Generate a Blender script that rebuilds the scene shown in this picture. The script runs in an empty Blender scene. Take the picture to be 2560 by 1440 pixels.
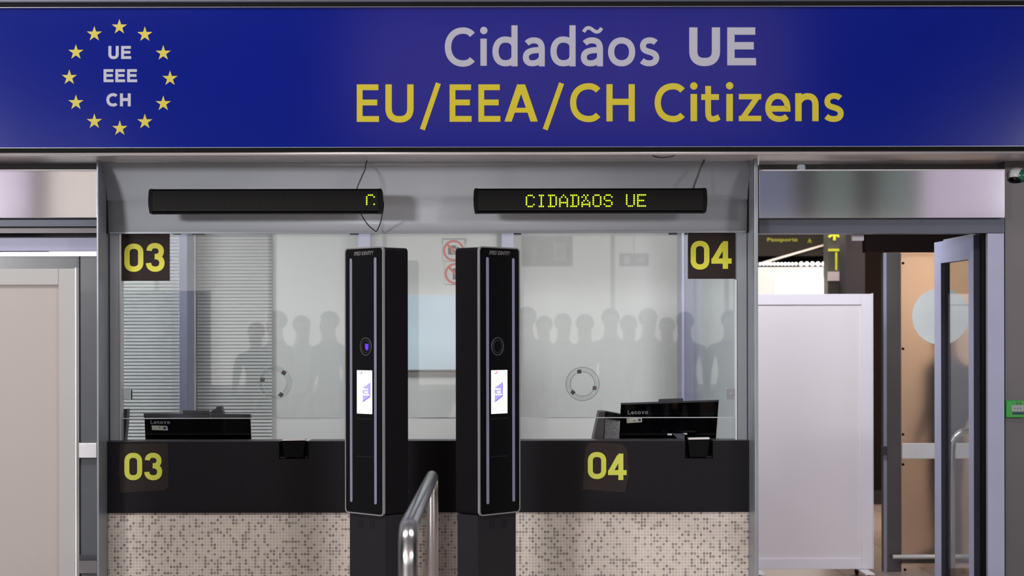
import bpy, bmesh, math, random
from mathutils import Vector, Matrix
random.seed(7)
S = bpy.context.scene
COL = S.collection

# ------------------------------------------------------------------ camera
F, PX, PY, CZ, RHO = 4800.0, 1210.0, 840.0, 1.6, math.radians(0.10)
cd = bpy.data.cameras.new('camera'); cam = bpy.data.objects.new('camera', cd); COL.objects.link(cam)
cd.sensor_width = 36.0; cd.lens = F / 2560 * 36.0
cd.shift_x = (1280 - PX) / 2560; cd.shift_y = (PY - 720) / 2560
c_, s_ = math.cos(RHO), math.sin(RHO)
cam.matrix_world = Matrix(((c_, s_, 0, 0), (0, 0, -1, 0), (-s_, c_, 0, CZ), (0, 0, 0, 1)))
cd.clip_start = 0.05; cd.clip_end = 200
cd.dof.use_dof = True; cd.dof.focus_distance = 9.8; cd.dof.aperture_fstop = 3.2
S.camera = cam
S.view_settings.view_transform = 'Standard'; S.view_settings.look = 'None'
S.view_settings.gamma = 1.0; S.view_settings.use_curve_mapping = False
S.view_settings.exposure = 0.0
# ------------------------------------------------------------------ world + lamps
w = bpy.data.worlds.new('world'); S.world = w; w.use_nodes = True
w.node_tree.nodes['Background'].inputs[0].default_value = (0.75, 0.80, 0.95, 1)
w.node_tree.nodes['Background'].inputs[1].default_value = 0.25

def area(name, loc, target, sx, sy, power, color=(1, 1, 1)):
    l = bpy.data.lights.new(name, 'AREA'); l.shape = 'RECTANGLE'; l.size = sx; l.size_y = sy
    l.energy = power; l.color = color
    o = bpy.data.objects.new(name, l); COL.objects.link(o); o.location = loc
    d = Vector(target) - Vector(loc); o.rotation_euler = d.to_track_quat('-Z', 'Y').to_euler()
    return o
area('hall_lamp', (-7.9, -4.5, 3.20), (-0.4, 9.9, 2.2), 1.8, 0.8, 840, (1.0, 0.98, 1.0))
area('hall_lamp', (8.0, -4.5, 3.40), (0.8, 9.9, 2.2), 1.8, 0.9, 240, (1.0, 0.98, 1.0))
area('hall_lamp', (-2.9, 5.0, 5.1), (-0.8, 9.9, 0.2), 2.0, 0.8, 140, (1.0, 0.97, 0.95))
area('hall_lamp', (1.8, 5.0, 5.1), (0.8, 9.9, 0.2), 2.0, 0.8, 80, (1.0, 0.97, 0.95))
area('booth_lamp', (-0.9, 10.9, 2.46), (-0.9, 12.7, 1.4), 1.2, 0.4, 17, (0.95, 0.98, 1.0))
area('booth_lamp', (0.6, 10.9, 2.46), (0.6, 12.7, 1.4), 1.0, 0.4, 21, (1.0, 0.98, 0.95))
area('side_fill', (-2.45, 11.0, 2.6), (-2.3, 12.7, 1.4), 0.6, 0.4, 52, (0.97, 0.98, 1.0))  # fill light added to brighten the left blind, no fixture there
area('back_hall_lamp', (1.95, 10.9, 2.85), (2.2, 12.6, 0.1), 0.8, 0.5, 43, (0.98, 0.96, 1.0))
area('back_room_lamp', (3.4, 14.35, 2.55), (3.4, 14.6, 0.5), 1.6, 0.5, 30, (1.0, 0.78, 0.60))
area('corridor_lamp', (3.2, 16.0, 2.9), (3.4, 16.6, 0), 1.2, 1.0, 110, (1.0, 0.80, 0.66))

# ------------------------------------------------------------------ helpers
def lin(c):
    return tuple(((v / 255) / 12.92 if v / 255 <= 0.04045 else ((v / 255 + 0.055) / 1.055) ** 2.4) for v in c)
def unroll(px, py):
    ix, iy = px - PX, py - PY
    return ix * c_ - iy * s_, ix * s_ + iy * c_
def W(px, py, Z):
    ux, uy = unroll(px, py)
    return Vector((ux * Z / F, Z, CZ - uy * Z / F))

def mat(name, col, rough=0.5, metal=0.0, coat=0.0, emit=None, es=0.0, var=0.04, vscale=6.0, bump=0.0, bscale=80.0, stretch=None, spec=0.5, trans=0.0, alpha=1.0):
    m = bpy.data.materials.new(name); m.use_nodes = True
    nt = m.node_tree; b = nt.nodes['Principled BSDF']
    c = lin(col)
    tc = nt.nodes.new('ShaderNodeTexCoord'); n = nt.nodes.new('ShaderNodeTexNoise')
    src = tc.outputs['Object']
    if stretch:
        mp = nt.nodes.new('ShaderNodeMapping'); mp.inputs['Scale'].default_value = stretch
        nt.links.new(src, mp.inputs[0]); src = mp.outputs[0]
    nt.links.new(src, n.inputs['Vector']); n.inputs['Scale'].default_value = vscale; n.inputs['Detail'].default_value = 3
    r = nt.nodes.new('ShaderNodeValToRGB')
    r.color_ramp.elements[0].position = 0.3; r.color_ramp.elements[1].position = 0.7
    r.color_ramp.elements[0].color = (*[max(0, v * (1 - var)) for v in c], 1)
    r.color_ramp.elements[1].color = (*[min(1, v * (1 + var)) for v in c], 1)
    nt.links.new(n.outputs['Fac'], r.inputs[0]); nt.links.new(r.outputs[0], b.inputs['Base Color'])
    b.inputs['Roughness'].default_value = rough; b.inputs['Metallic'].default_value = metal
    b.inputs['Specular IOR Level'].default_value = spec
    b.inputs['Coat Weight'].default_value = coat; b.inputs['Coat Roughness'].default_value = 0.05
    b.inputs['Transmission Weight'].default_value = trans
    b.inputs['Alpha'].default_value = alpha
    if emit:
        b.inputs['Emission Color'].default_value = (*lin(emit), 1); b.inputs['Emission Strength'].default_value = es
    if bump:
        n2 = nt.nodes.new('ShaderNodeTexNoise'); n2.inputs['Scale'].default_value = bscale
        nt.links.new(src, n2.inputs['Vector'])
        bp = nt.nodes.new('ShaderNodeBump'); bp.inputs['Strength'].default_value = bump; bp.inputs['Distance'].default_value = 0.002
        nt.links.new(n2.outputs['Fac'], bp.inputs['Height']); nt.links.new(bp.outputs[0], b.inputs['Normal'])
    return m
def clear_glass(name, tint, refl=1.0, rough=0.0, ior=1.5):
    m = bpy.data.materials.new(name); m.use_nodes = True; nt = m.node_tree; nt.nodes.clear()
    o = nt.nodes.new('ShaderNodeOutputMaterial'); t = nt.nodes.new('ShaderNodeBsdfTransparent'); g = nt.nodes.new('ShaderNodeBsdfGlossy')
    t.inputs[0].default_value = (*tint, 1); g.inputs['Roughness'].default_value = rough
    g.inputs[0].default_value = (1, 1, 1, 1)
    fr = nt.nodes.new('ShaderNodeFresnel'); fr.inputs[0].default_value = ior
    mu = nt.nodes.new('ShaderNodeMath'); mu.operation = 'MULTIPLY'; mu.inputs[1].default_value = refl
    mx = nt.nodes.new('ShaderNodeMixShader')
    nt.links.new(fr.outputs[0], mu.inputs[0]); nt.links.new(mu.outputs[0], mx.inputs[0])
    nt.links.new(t.outputs[0], mx.inputs[1]); nt.links.new(g.outputs[0], mx.inputs[2]); nt.links.new(mx.outputs[0], o.inputs[0])
    return m

M = {}
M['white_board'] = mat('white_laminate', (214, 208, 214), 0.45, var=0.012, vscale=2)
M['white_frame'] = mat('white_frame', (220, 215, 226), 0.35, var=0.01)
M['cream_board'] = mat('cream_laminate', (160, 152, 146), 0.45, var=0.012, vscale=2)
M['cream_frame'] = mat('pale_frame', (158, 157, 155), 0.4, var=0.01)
M['fascia'] = mat('grey_coated_metal', (212, 218, 226), 0.38, metal=0.15, coat=0.3, var=0.03, vscale=1.5)
M['panel'] = mat('grey_panel', (152, 157, 165), 0.35, metal=0.35, var=0.03)
M['alu'] = mat('brushed_aluminium', (240, 234, 234), 0.28, metal=0.3, var=0.06, vscale=3)
M['steel'] = mat('brushed_steel', (215, 213, 216), 0.07, metal=1.0, var=0.02)
M['steel_col'] = mat('dull_steel', (96, 92, 94), 0.4, metal=0.6, var=0.08, vscale=3)
M['chrome'] = mat('polished_steel', (215, 213, 215), 0.2, metal=1.0, var=0.02)
M['slate'] = mat('slate_frame', (78, 82, 94), 0.4, metal=0.3, var=0.04)
M['lilac'] = mat('pale_anodised', (158, 160, 186), 0.4, metal=0.1, var=0.03)
M['post_dark'] = mat('slate_post', (112, 114, 134), 0.5)
M['navy'] = mat('dark_edge', (34, 34, 50), 0.5, var=0.05)
M['black'] = mat('black_plastic', (15, 15, 16), 0.5, spec=0.06, var=0.1, vscale=30)
M['black_gloss'] = mat('black_gloss', (3, 3, 6), 0.05, spec=0.3, var=0.1)
M['kiosk_body'] = mat('kiosk_body', (18, 16, 20), 0.4, spec=0.3, var=0.06)
M['kiosk_post'] = mat('kiosk_post', (36, 34, 40), 0.5, var=0.05)
M['rim'] = mat('silver_rim', (200, 198, 200), 0.3, metal=0.6)
M['strip'] = mat('light_strip', (135, 135, 160), 0.4, emit=(135, 135, 165), es=0.12)
M['counter'] = mat('black_granite', (26, 24, 28), 0.6, var=0.6, vscale=170, spec=0.15)
M['counter_top'] = mat('counter_top', (50, 49, 54), 0.35, var=0.3, vscale=150)
M['brown_sign'] = mat('dark_brown_vinyl', (40, 31, 29), 0.6, spec=0.2, var=0.04)
M['brown_sticker'] = mat('worn_brown_vinyl', (44, 36, 34), 0.6, spec=0.2, var=0.12, vscale=9)
M['lime'] = mat('lime_vinyl', (214, 210, 50), 0.5, var=0.02)
M['lime2'] = mat('pale_lime_vinyl', (206, 212, 78), 0.5, var=0.03)
M['sign_white'] = mat('sign_white', (156, 156, 170), 0.35, coat=0.1, var=0.01)
M['sign_yellow'] = mat('sign_yellow', (182, 166, 0), 0.35, coat=0.1, var=0.01)
M['wall'] = mat('off_white_wall', (204, 204, 203), 0.7, var=0.015, vscale=1.2)
M['blind'] = mat('blind_slat', (176, 175, 175), 0.5, var=0.02)
M['greywall'] = mat('grey_green_panel', (150, 158, 162), 0.6, var=0.03)
M['door_grey'] = mat('tinted_door_glass', (94, 97, 102), 0.22, var=0.05, coat=0.3)
M['whiteboard'] = mat('pale_blue_board', (192, 207, 218), 0.4, var=0.015)
M['red'] = mat('prohibition_red', (200, 90, 76), 0.6)
M['icon'] = mat('icon_grey', (80, 80, 80), 0.6)
M['paper'] = mat('grey_paper', (150, 152, 158), 0.7)
M['whitepl'] = mat('white_plastic', (225, 225, 228), 0.35)
M['glass'] = clear_glass('clear_glass', (0.955, 0.97, 0.965))
M['glass_side'] = clear_glass('tinted_side_glass', (0.93, 0.95, 0.95), 0.4)
M['glass_leaf'] = clear_glass('leaf_glass', (0.88, 0.90, 0.90), 0.25)
M['glass_dark'] = clear_glass('smoked_glass', (0.30, 0.33, 0.32))
M['edge'] = mat('polished_glass_edge', (195, 200, 205), 0.3, trans=0.2)
M['ring'] = mat('acrylic_ring', (225, 230, 232), 0.08, trans=0.85, coat=0.3)
M['wire'] = mat('grey_cable', (90, 92, 92), 0.5)
M['wire_pale'] = mat('pale_cable', (190, 190, 190), 0.5)
M['wire_black'] = mat('black_cable', (25, 25, 26), 0.5)
M['brown'] = mat('dark_brown_wall', (27, 20, 18), 0.8, spec=0.1, var=0.05, vscale=2)
M['baseboard'] = mat('dark_skirting', (36, 30, 27), 0.5)
M['beige'] = mat('warm_wall', (222, 200, 180), 0.7, var=0.03, vscale=2)
M['dot'] = mat('frosted_dot', (238, 248, 248), 0.5)
M['green'] = mat('green_plastic', (40, 150, 50), 0.35, coat=0.4)
M['green_lens'] = mat('green_lens', (10, 110, 80), 0.15, coat=0.8)
M['hall_dark'] = mat('dark_ceiling', (56, 55, 50), 0.7)
M['col_dark'] = mat('dark_column', (46, 47, 62), 0.6, var=0.05)
M['totem'] = mat('totem_grey', (66, 70, 66), 0.5, var=0.1, vscale=3)
M['lit'] = mat('lit_counter', (95, 92, 90), 0.5, emit=(252, 244, 238), es=0.78)
M['bulb'] = mat('lit_bulb', (250, 250, 255), 0.3, emit=(250, 250, 255), es=0.95)
M['lamp_glow'] = mat('lamp_glow', (240, 245, 255), 0.3, emit=(235, 240, 255), es=3.0)
M['yellow_text'] = mat('yellow_lettering', (190, 200, 40), 0.5, emit=(190, 200, 40), es=0.15)
M['led'] = mat('led_dot', (120, 140, 10), 0.3, emit=(205, 228, 20), es=1.15)
M['screen'] = mat('lit_screen', (250, 250, 255), 0.2, emit=(246, 248, 255), es=1.4)
M['scr_violet'] = mat('screen_violet', (160, 150, 235), 0.3, emit=(168, 160, 236), es=0.75)
M['scr_violet2'] = mat('screen_violet_deep', (100, 85, 210), 0.3, emit=(120, 105, 220), es=0.7)
M['scr_red'] = mat('screen_red', (220, 60, 90), 0.3, emit=(225, 90, 110), es=0.7)
M['scr_green'] = mat('screen_green', (90, 130, 110), 0.3, emit=(120, 160, 140), es=0.6)
M['scr_grey'] = mat('screen_grey', (190, 200, 215), 0.3, emit=(190, 200, 215), es=0.8)
M['glint_violet'] = mat('violet_lens_glint', (90, 40, 220), 0.2, emit=(98, 52, 225), es=0.9)
M['ringdark'] = mat('dark_ring', (88, 86, 92), 0.35, metal=0.3)
M['logo_grey'] = mat('grey_logo', (135, 138, 145), 0.4)
M['label_cream'] = mat('cream_label', (190, 188, 175), 0.5)
M['label_blue'] = mat('label_blue', (30, 34, 80), 0.5)
M['mesh_grey'] = mat('perforated_grey', (118, 116, 120), 0.6, var=0.5, vscale=220)
M['cam_grey'] = mat('dark_grey_plastic', (58, 58, 68), 0.45)
M['tire'] = mat('black_rubber', (18, 18, 18), 0.6)
M['rear_white_glow'] = mat('white_glow', (240, 240, 240), 0.4, emit=(255, 250, 244), es=1.25)  # glow of an added rear panel, no daylight behind it
M['rear_green'] = mat('grey_green_glow', (120, 135, 130), 0.4, emit=(150, 172, 165), es=0.42)
M['rear_blue'] = mat('grey_blue_glow', (110, 118, 140), 0.4, emit=(140, 150, 178), es=0.5)
M['rear_cream'] = mat('cream_glow', (225, 218, 210), 0.4, emit=(245, 236, 226), es=0.75)
M['rear_wall'] = mat('hall_wall', (128, 130, 132), 0.7)
M['side_wall'] = mat('dark_side_wall', (44, 46, 50), 0.8)
M['rear_lilac'] = mat('lilac_glow', (220, 210, 235), 0.4, emit=(232, 218, 240), es=0.62)
M['upper_panel'] = mat('warm_glow', (220, 200, 190), 0.5, emit=(255, 205, 185), es=0.95)
M['hall_ceiling'] = mat('hall_ceiling', (150, 150, 150), 0.8)
M['skin'] = mat('skin', (200, 150, 125), 0.5)
M['hair'] = mat('dark_hair', (40, 30, 26), 0.6)
M['hair_grey'] = mat('grey_hair', (120, 115, 110), 0.6)
M['cloth_navy'] = mat('navy_cloth', (36, 42, 66), 0.8)
M['cloth_black'] = mat('black_cloth', (28, 28, 32), 0.8)
M['cloth_white'] = mat('white_cloth', (215, 212, 212), 0.8)
M['cloth_pink'] = mat('pink_cloth', (170, 110, 105), 0.8)
M['cloth_grey'] = mat('grey_cloth', (80, 82, 86), 0.8)

def sign_mat():
    m = mat('blue_sign_film', (0, 20, 118), 0.13, coat=0.0, var=0.03, spec=0.4)
    nt = m.node_tree; b = nt.nodes['Principled BSDF']
    b.inputs['Coat Roughness'].default_value = 0.2
    return m
M['sign_blue'] = sign_mat()

def mosaic():
    m = bpy.data.materials.new('mosaic_tiles'); m.use_nodes = True; nt = m.node_tree; N = nt.nodes.new; L = nt.links.new
    b = nt.nodes['Principled BSDF']; tc = N('ShaderNodeTexCoord')
    vm = N('ShaderNodeVectorMath'); vm.operation = 'SCALE'; vm.inputs['Scale'].default_value = 1 / 0.0161; L(tc.outputs['Object'], vm.inputs[0])
    fl = N('ShaderNodeVectorMath'); fl.operation = 'FLOOR'; L(vm.outputs[0], fl.inputs[0])
    fr = N('ShaderNodeVectorMath'); fr.operation = 'FRACTION'; L(vm.outputs[0], fr.inputs[0])
    sp = N('ShaderNodeSeparateXYZ'); L(fl.outputs[0], sp.inputs[0]); cb = N('ShaderNodeCombineXYZ'); L(sp.outputs[0], cb.inputs[0]); L(sp.outputs[2], cb.inputs[1])
    wn = N('ShaderNodeTexWhiteNoise'); wn.noise_dimensions = '2D'; L(cb.outputs[0], wn.inputs['Vector'])
    r = N('ShaderNodeValToRGB'); r.color_ramp.interpolation = 'CONSTANT'; e = r.color_ramp.elements
    e[0].position = 0; e[0].color = (*lin((142, 131, 128)), 1); e[1].position = 0.12; e[1].color = (*lin((158, 148, 145)), 1)
    for p, c in ((0.30, (198, 186, 178)), (0.5, (208, 195, 187)), (0.75, (202, 190, 186))):
        x = e.new(p); x.color = (*lin(c), 1)
    L(wn.outputs['Value'], r.inputs[0])
    s2 = N('ShaderNodeSeparateXYZ'); L(fr.outputs[0], s2.inputs[0])
    def near(out):
        a = N('ShaderNodeMath'); a.operation = 'SUBTRACT'; a.inputs[1].default_value = 0.5; L(out, a.inputs[0])
        c = N('ShaderNodeMath'); c.operation = 'ABSOLUTE'; L(a.outputs[0], c.inputs[0]); return c.outputs[0]
    mx = N('ShaderNodeMath'); mx.operation = 'MAXIMUM'; L(near(s2.outputs[0]), mx.inputs[0]); L(near(s2.outputs[2]), mx.inputs[1])
    gt = N('ShaderNodeMath'); gt.operation = 'GREATER_THAN'; gt.inputs[1].default_value = 0.42; L(mx.outputs[0], gt.inputs[0])
    mix = N('ShaderNodeMix'); mix.data_type = 'RGBA'; L(gt.outputs[0], mix.inputs['Factor']); L(r.outputs[0], mix.inputs[6]); mix.inputs[7].default_value = (*lin((238, 228, 212)), 1)
    L(mix.outputs[2], b.inputs['Base Color'])
    b.inputs['Roughness'].default_value = 0.45
    bp = N('ShaderNodeBump'); bp.invert = True; bp.inputs['Strength'].default_value = 0.4; bp.inputs['Distance'].default_value = 0.001; L(gt.outputs[0], bp.inputs['Height']); L(bp.outputs[0], b.inputs['Normal'])
    return m
M['mosaic'] = mosaic()
def tiles(name, c1, c2, size):
    m = bpy.data.materials.new(name); m.use_nodes = True; nt = m.node_tree; N = nt.nodes.new; L = nt.links.new
    b = nt.nodes['Principled BSDF']; tc = N('ShaderNodeTexCoord'); br = N('ShaderNodeTexBrick'); L(tc.outputs['Object'], br.inputs['Vector'])
    br.offset = 0; br.inputs['Scale'].default_value = 1; br.inputs['Brick Width'].default_value = size; br.inputs['Row Height'].default_value = size
    br.inputs['Mortar Size'].default_value = 0.004; br.inputs['Color1'].default_value = (*lin(c1), 1); br.inputs['Color2'].default_value = (*lin(c2), 1); br.inputs['Mortar'].default_value = (*lin((100, 88, 82)), 1)
    L(br.outputs['Color'], b.inputs['Base Color']); b.inputs['Roughness'].default_value = 0.3
    return m
M['floor'] = tiles('floor_tiles', (172, 158, 152), (166, 153, 148), 0.6)

def emesh(name, bm, m, parent=None, smooth=False):
    me = bpy.data.meshes.new(name); bmesh.ops.recalc_face_normals(bm, faces=bm.faces[:]); bm.to_mesh(me); bm.free()
    if isinstance(m, (list, tuple)):
        for k in m: me.materials.append(k)
    else: me.materials.append(m)
    if smooth:
        for p in me.polygons: p.use_smooth = True
    o = bpy.data.objects.new(name, me); COL.objects.link(o)
    if parent: o.parent = parent; o.matrix_parent_inverse = parent.matrix_world.inverted()
    return o
def tag(o, label=None, cat=None, group=None, kind=None):
    if label: o['label'] = label
    if cat: o['category'] = cat
    if group: o['group'] = group
    if kind: o['kind'] = kind
    return o
def thing(name, loc, label=None, cat=None, group=None, kind=None):
    o = bpy.data.objects.new(name, None); COL.objects.link(o); o.location = loc; o.empty_display_size = 0.1
    o.matrix_world = Matrix.Translation(loc)
    return tag(o, label, cat, group, kind)
def bev(bm, r, seg=2):
    if r: bmesh.ops.bevel(bm, geom=bm.edges[:], offset=r, segments=seg, affect='EDGES', profile=0.6)
def addbox(bm, p0, p1, r=0, seg=2):
    t = bmesh.new(); bmesh.ops.create_cube(t, size=1)
    for v in t.verts: v.co = Vector([p0[i] + (v.co[i] + 0.5) * (p1[i] - p0[i]) for i in range(3)])
    bev(t, r, seg); me = bpy.data.meshes.new('tmp'); t.to_mesh(me); t.free(); bm.from_mesh(me); bpy.data.meshes.remove(me)
def box(name, p0, p1, m, parent=None, r=0.0, seg=2):
    bm = bmesh.new(); addbox(bm, p0, p1, r, seg); return emesh(name, bm, m, parent)
def pxb(x0, y0, x1, y1, Z0, Z1):
    a = W((x0 + x1) / 2, y0, Z0); b = W((x0 + x1) / 2, y1, Z0); l = W(x0, (y0 + y1) / 2, Z0); r = W(x1, (y0 + y1) / 2, Z0)
    return (l.x, Z0, b.z), (r.x, Z1, a.z)
def pbox(name, x0, y0, x1, y1, Z0, Z1, m, parent=None, r=0.0, seg=2):
    p0, p1 = pxb(x0, y0, x1, y1, Z0, Z1); return box(name, p0, p1, m, parent, r, seg)
def addprism(bm, pts, d):
    """pts: 3D polygon; extruded by vector d"""
    a = [bm.verts.new(p) for p in pts]; b = [bm.verts.new(p + d) for p in pts]; n = len(pts)
    bm.faces.new(a); bm.faces.new(b[::-1])
    for i in range(n): bm.faces.new((a[i], a[(i + 1) % n], b[(i + 1) % n], b[i]))
def pprism(name, pts, Z0, Z1, m, parent=None, r=0):
    bm = bmesh.new(); addprism(bm, [W(x, y, Z0) for x, y in pts], Vector((0, Z1 - Z0, 0))); bev(bm, r)
    return emesh(name, bm, m, parent)
def addtube(bm, pts, r, seg=12, caps=True):
    pts = [Vector(p) for p in pts]; rings = []; up = None
    for i, p in enumerate(pts):
        t = (pts[min(i + 1, len(pts) - 1)] - pts[max(i - 1, 0)]).normalized()
        if up is None: up = t.orthogonal().normalized()
        up = (up - t * up.dot(t)).normalized(); s = t.cross(up)
        rings.append([bm.verts.new(p + (up * math.cos(a) + s * math.sin(a)) * r) for a in [2 * math.pi * k / seg for k in range(seg)]])
    for a, b in zip(rings, rings[1:]):
        for k in range(seg): bm.faces.new((a[k], a[(k + 1) % seg], b[(k + 1) % seg], b[k]))
    if caps: bm.faces.new(rings[0][::-1]); bm.faces.new(rings[-1])
def tube(name, pts, r, m, parent=None, seg=14):
    bm = bmesh.new(); addtube(bm, pts, r, seg); return emesh(name, bm, m, parent, True)
def spline(P, n=8):
    P = [Vector(p) for p in P]; Q = [2 * P[0] - P[1]] + P + [2 * P[-1] - P[-2]]; out = []
    for i in range(1, len(Q) - 2):
        for k in range(n):
            t = k / n; a, b, c, d = Q[i - 1:i + 3]
            out.append(0.5 * ((2 * b) + (c - a) * t + (2 * a - 5 * b + 4 * c - d) * t * t + (3 * b - a - 3 * c + d) * t ** 3))
    return out + [P[-1]]
def addlathe(bm, c, axis, prof, seg=32, start=None):
    """prof: (radius, along) list"""
    c = Vector(c); axis = Vector(axis).normalized(); u = axis.orthogonal().normalized(); v = axis.cross(u); R = []
    for r, h in prof:
        R.append([bm.verts.new(c + axis * h + (u * math.cos(a) + v * math.sin(a)) * max(r, 1e-5)) for a in [2 * math.pi * k / seg for k in range(seg)]])
    for a, b in zip(R, R[1:]):
        for k in range(seg): bm.faces.new((a[k], a[(k + 1) % seg], b[(k + 1) % seg], b[k]))
    return R
def lathe(name, c, axis, prof, m, parent=None, seg=32, cap=True):
    bm = bmesh.new(); R = addlathe(bm, c, axis, prof, seg)
    if cap: bm.faces.new(R[0][::-1]); bm.faces.new(R[-1])
    return emesh(name, bm, m, parent, False)

# ---- stroke lettering ------------------------------------------------------
def bez(sub, n=9):
    pts = [sub[0]]
    for s in sub[1:]:
        p = pts[-1]
        if len(s) == 2: pts.append(s)
        else:
            for k in range(1, n + 1):
                t = k / n; u = 1 - t
                pts.append(tuple(u ** 3 * p[i] + 3 * u * u * t * s[i] + 3 * u * t * t * s[2 + i] + t ** 3 * s[4 + i] for i in (0, 1)))
    return pts
def glyph(ch, ex, ey, q=0.3):
    h = 1 - q
    G = {
     'C': [[(1, .13), (.9, .04, .78, 0, .62, 0), (.25, 0, 0, .2, 0, .5), (0, .8, .25, 1, .62, 1), (.78, 1, .9, .96, 1, .87)]],
     'i': [[(.5, -ey), (.5, 1 + ey)]],
     'd': [[(1, -ey), (1, 1 + ey)], [(1, q + .25 * h), (.92, q + .06 * h, .75, q, .5, q), (.2, q, 0, q + .2 * h, 0, q + .5 * h), (0, 1 - .2 * h, .2, 1, .5, 1), (.75, 1, .92, 1 - .06 * h, 1, 1 - .25 * h)]],
     'a': [[(.06, .13), (.2, .03, .35, 0, .5, 0), (.85, 0, 1, .12, 1, .4), (1, 1 + ey)], [(1, .42), (.5, .42, 0, .44, 0, .73), (0, .92, .18, 1, .4, 1), (.7, 1, .92, .9, 1, .74)]],
     'o': [[(.5, 0), (.8, 0, 1, .2, 1, .5), (1, .8, .8, 1, .5, 1), (.2, 1, 0, .8, 0, .5), (0, .2, .2, 0, .5, 0)]],
     's': [[(.97, .1), (.85, .03, .72, 0, .55, 0), (.25, 0, .08, .1, .08, .25), (.08, .42, .3, .46, .52, .5), (.85, .56, 1, .62, 1, .76), (1, .92, .8, 1, .5, 1), (.3, 1, .15, .96, 0, .88)]],
     'U': [[(0, -ey), (0, .65), (0, .9, .2, 1, .5, 1), (.8, 1, 1, .9, 1, .65), (1, -ey)]],
     'E': [[(0, -ey), (0, 1 + ey)], [(-ex, 0), (1 + ex * .8, 0)], [(0, .48), (.93 + ex * .8, .48)], [(-ex, 1), (1 + ex, 1)]],
     'H': [[(0, -ey), (0, 1 + ey)], [(1, -ey), (1, 1 + ey)], [(0, .47), (1, .47)]],
     't': [[(.3, -ey), (.3, .75), (.3, .95, .42, 1, .62, 1), (.8, 1, .9, .98, 1 + ex * .6, .93)], [(-ex, .27), (1 + ex * .5, .27)]],
     'z': [[(-ex, 0), (1 + ex, 0)], [(-ex, 1), (1 + ex, 1)], [(.95, 0), (.05, 1)]],
     'e': [[(0, .55), (1, .55), (1, .2, .8, 0, .5, 0), (.2, 0, 0, .2, 0, .5), (0, .8, .22, 1, .58, 1), (.72, 1, .85, .97, .97, .88)]],
     'n': [[(0, -ey), (0, 1 + ey)], [(0, .3), (.12, .1, .3, 0, .55, 0), (.85, 0, 1, .15, 1, .42), (1, 1 + ey)]],
     'L': [[(0, -ey), (0, 1 + ey)], [(-ex, 1), (1 + ex, 1)]],
     'v': [[(0, -ey), (.5, 1), (1, -ey)]],
     '0': [[(.5, 0), (.85, 0, 1, .13, 1, .28), (1, .72), (1, .87, .85, 1, .5, 1), (.15, 1, 0, .87, 0, .72), (0, .28), (0, .13, .15, 0, .5, 0)]],
     '3': [[(.04, .22), (.05, .08, .2, 0, .48, 0), (.78, 0, .95, .1, .95, .24), (.95, .38, .8, .465, .46, .465)], [(.46, .465), (.85, .465, 1, .6, 1, .73), (1, .9, .82, 1, .5, 1), (.2, 1, 0, .9, 0, .74)]],
     '4': [[(.76, -ey), (.76, 1 + ey)], [(.66, .0), (.0, .75)], [(-ex, .77), (1 + ex, .77)]],
     '2': [[(0, .25), (.02, .08, .2, 0, .5, 0), (.85, 0, 1, .12, 1, .28), (1, .45, .6, .65, 0, 1)], [(-ex, 1), (1 + ex, 1)]],
     '7': [[(-ex, 0), (1, 0), (.35, 1 + ey)]],
    }
    return G[ch]
def ribbon(pts, w):
    """offset a px polyline; returns list of quads"""
    P = [Vector(p) for p in pts]; closed = (P[0] - P[-1]).length < 1e-4
    L = []; n = len(P)
    for i in range(n):
        a = P[i - 1] if i > 0 else (P[-2] if closed else None); b = P[i + 1] if i < n - 1 else (P[1] if closed else None)
        d1 = (P[i] - a).normalized() if a is not None else None; d2 = (b - P[i]).normalized() if b is not None else None
        if d1 is None: d1 = d2
        if d2 is None: d2 = d1
        n1 = Vector((-d1.y, d1.x)); n2 = Vector((-d2.y, d2.x)); m = (n1 + n2)
        m = m.normalized() if m.length > 1e-6 else n1
        k = w / 2 / max(m.dot(n1), 0.35); L.append((P[i] + m * k, P[i] - m * k))
    return [(L[i][0], L[i + 1][0], L[i + 1][1], L[i][1]) for i in range(n - 1)]
def letter_quads(ch, x0, y0, x1, y1, wd, q=0.3):
    h = wd / 2
    if ch in ('/', '\\'): return ribbon([(x0, y1), (x1, y0)], wd)
    if ch == 'A':
        cx = (x0 + x1) / 2; ws = wd * 1.07; V = Vector
        return [(V((x0, y1)), V((x0 + ws, y1)), V((cx + ws * .45, y0)), V((cx - ws * .55, y0))), (V((x1, y1)), V((x1 - ws, y1)), V((cx - ws * .45, y0)), V((cx + ws * .55, y0))),
                (V((x0 + (x1 - x0) * .2, y0 + (y1 - y0) * .63)), V((x1 - (x1 - x0) * .2, y0 + (y1 - y0) * .63)), V((x1 - (x1 - x0) * .14, y0 + (y1 - y0) * .76)), V((x0 + (x1 - x0) * .14, y0 + (y1 - y0) * .76)))]
    L, R, T, B = x0 + h, x1 - h, y0 + h, y1 - h
    if ch == 'i': L, R = x0, x1
    ex, ey = h / max(R - L, 1e-3), h / (B - T)
    out = []
    for sub in glyph(ch, ex, ey, q):
        out += ribbon([(L + p[0] * (R - L), T + p[1] * (B - T)) for p in bez(sub)], wd)
    return out
def add_quads(bm, quads, fn, depth):
    for i, qd in enumerate(quads):
        a = [fn(p) for p in qd]; n = (a[1] - a[0]).cross(a[2] - a[0])
        if n.length < 1e-10: continue
        addprism(bm, a, depth * (1 + i * 0.015 + (add_quads.k % 40) * 0.004))
        add_quads.k += 1
add_quads.k = 0
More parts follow.
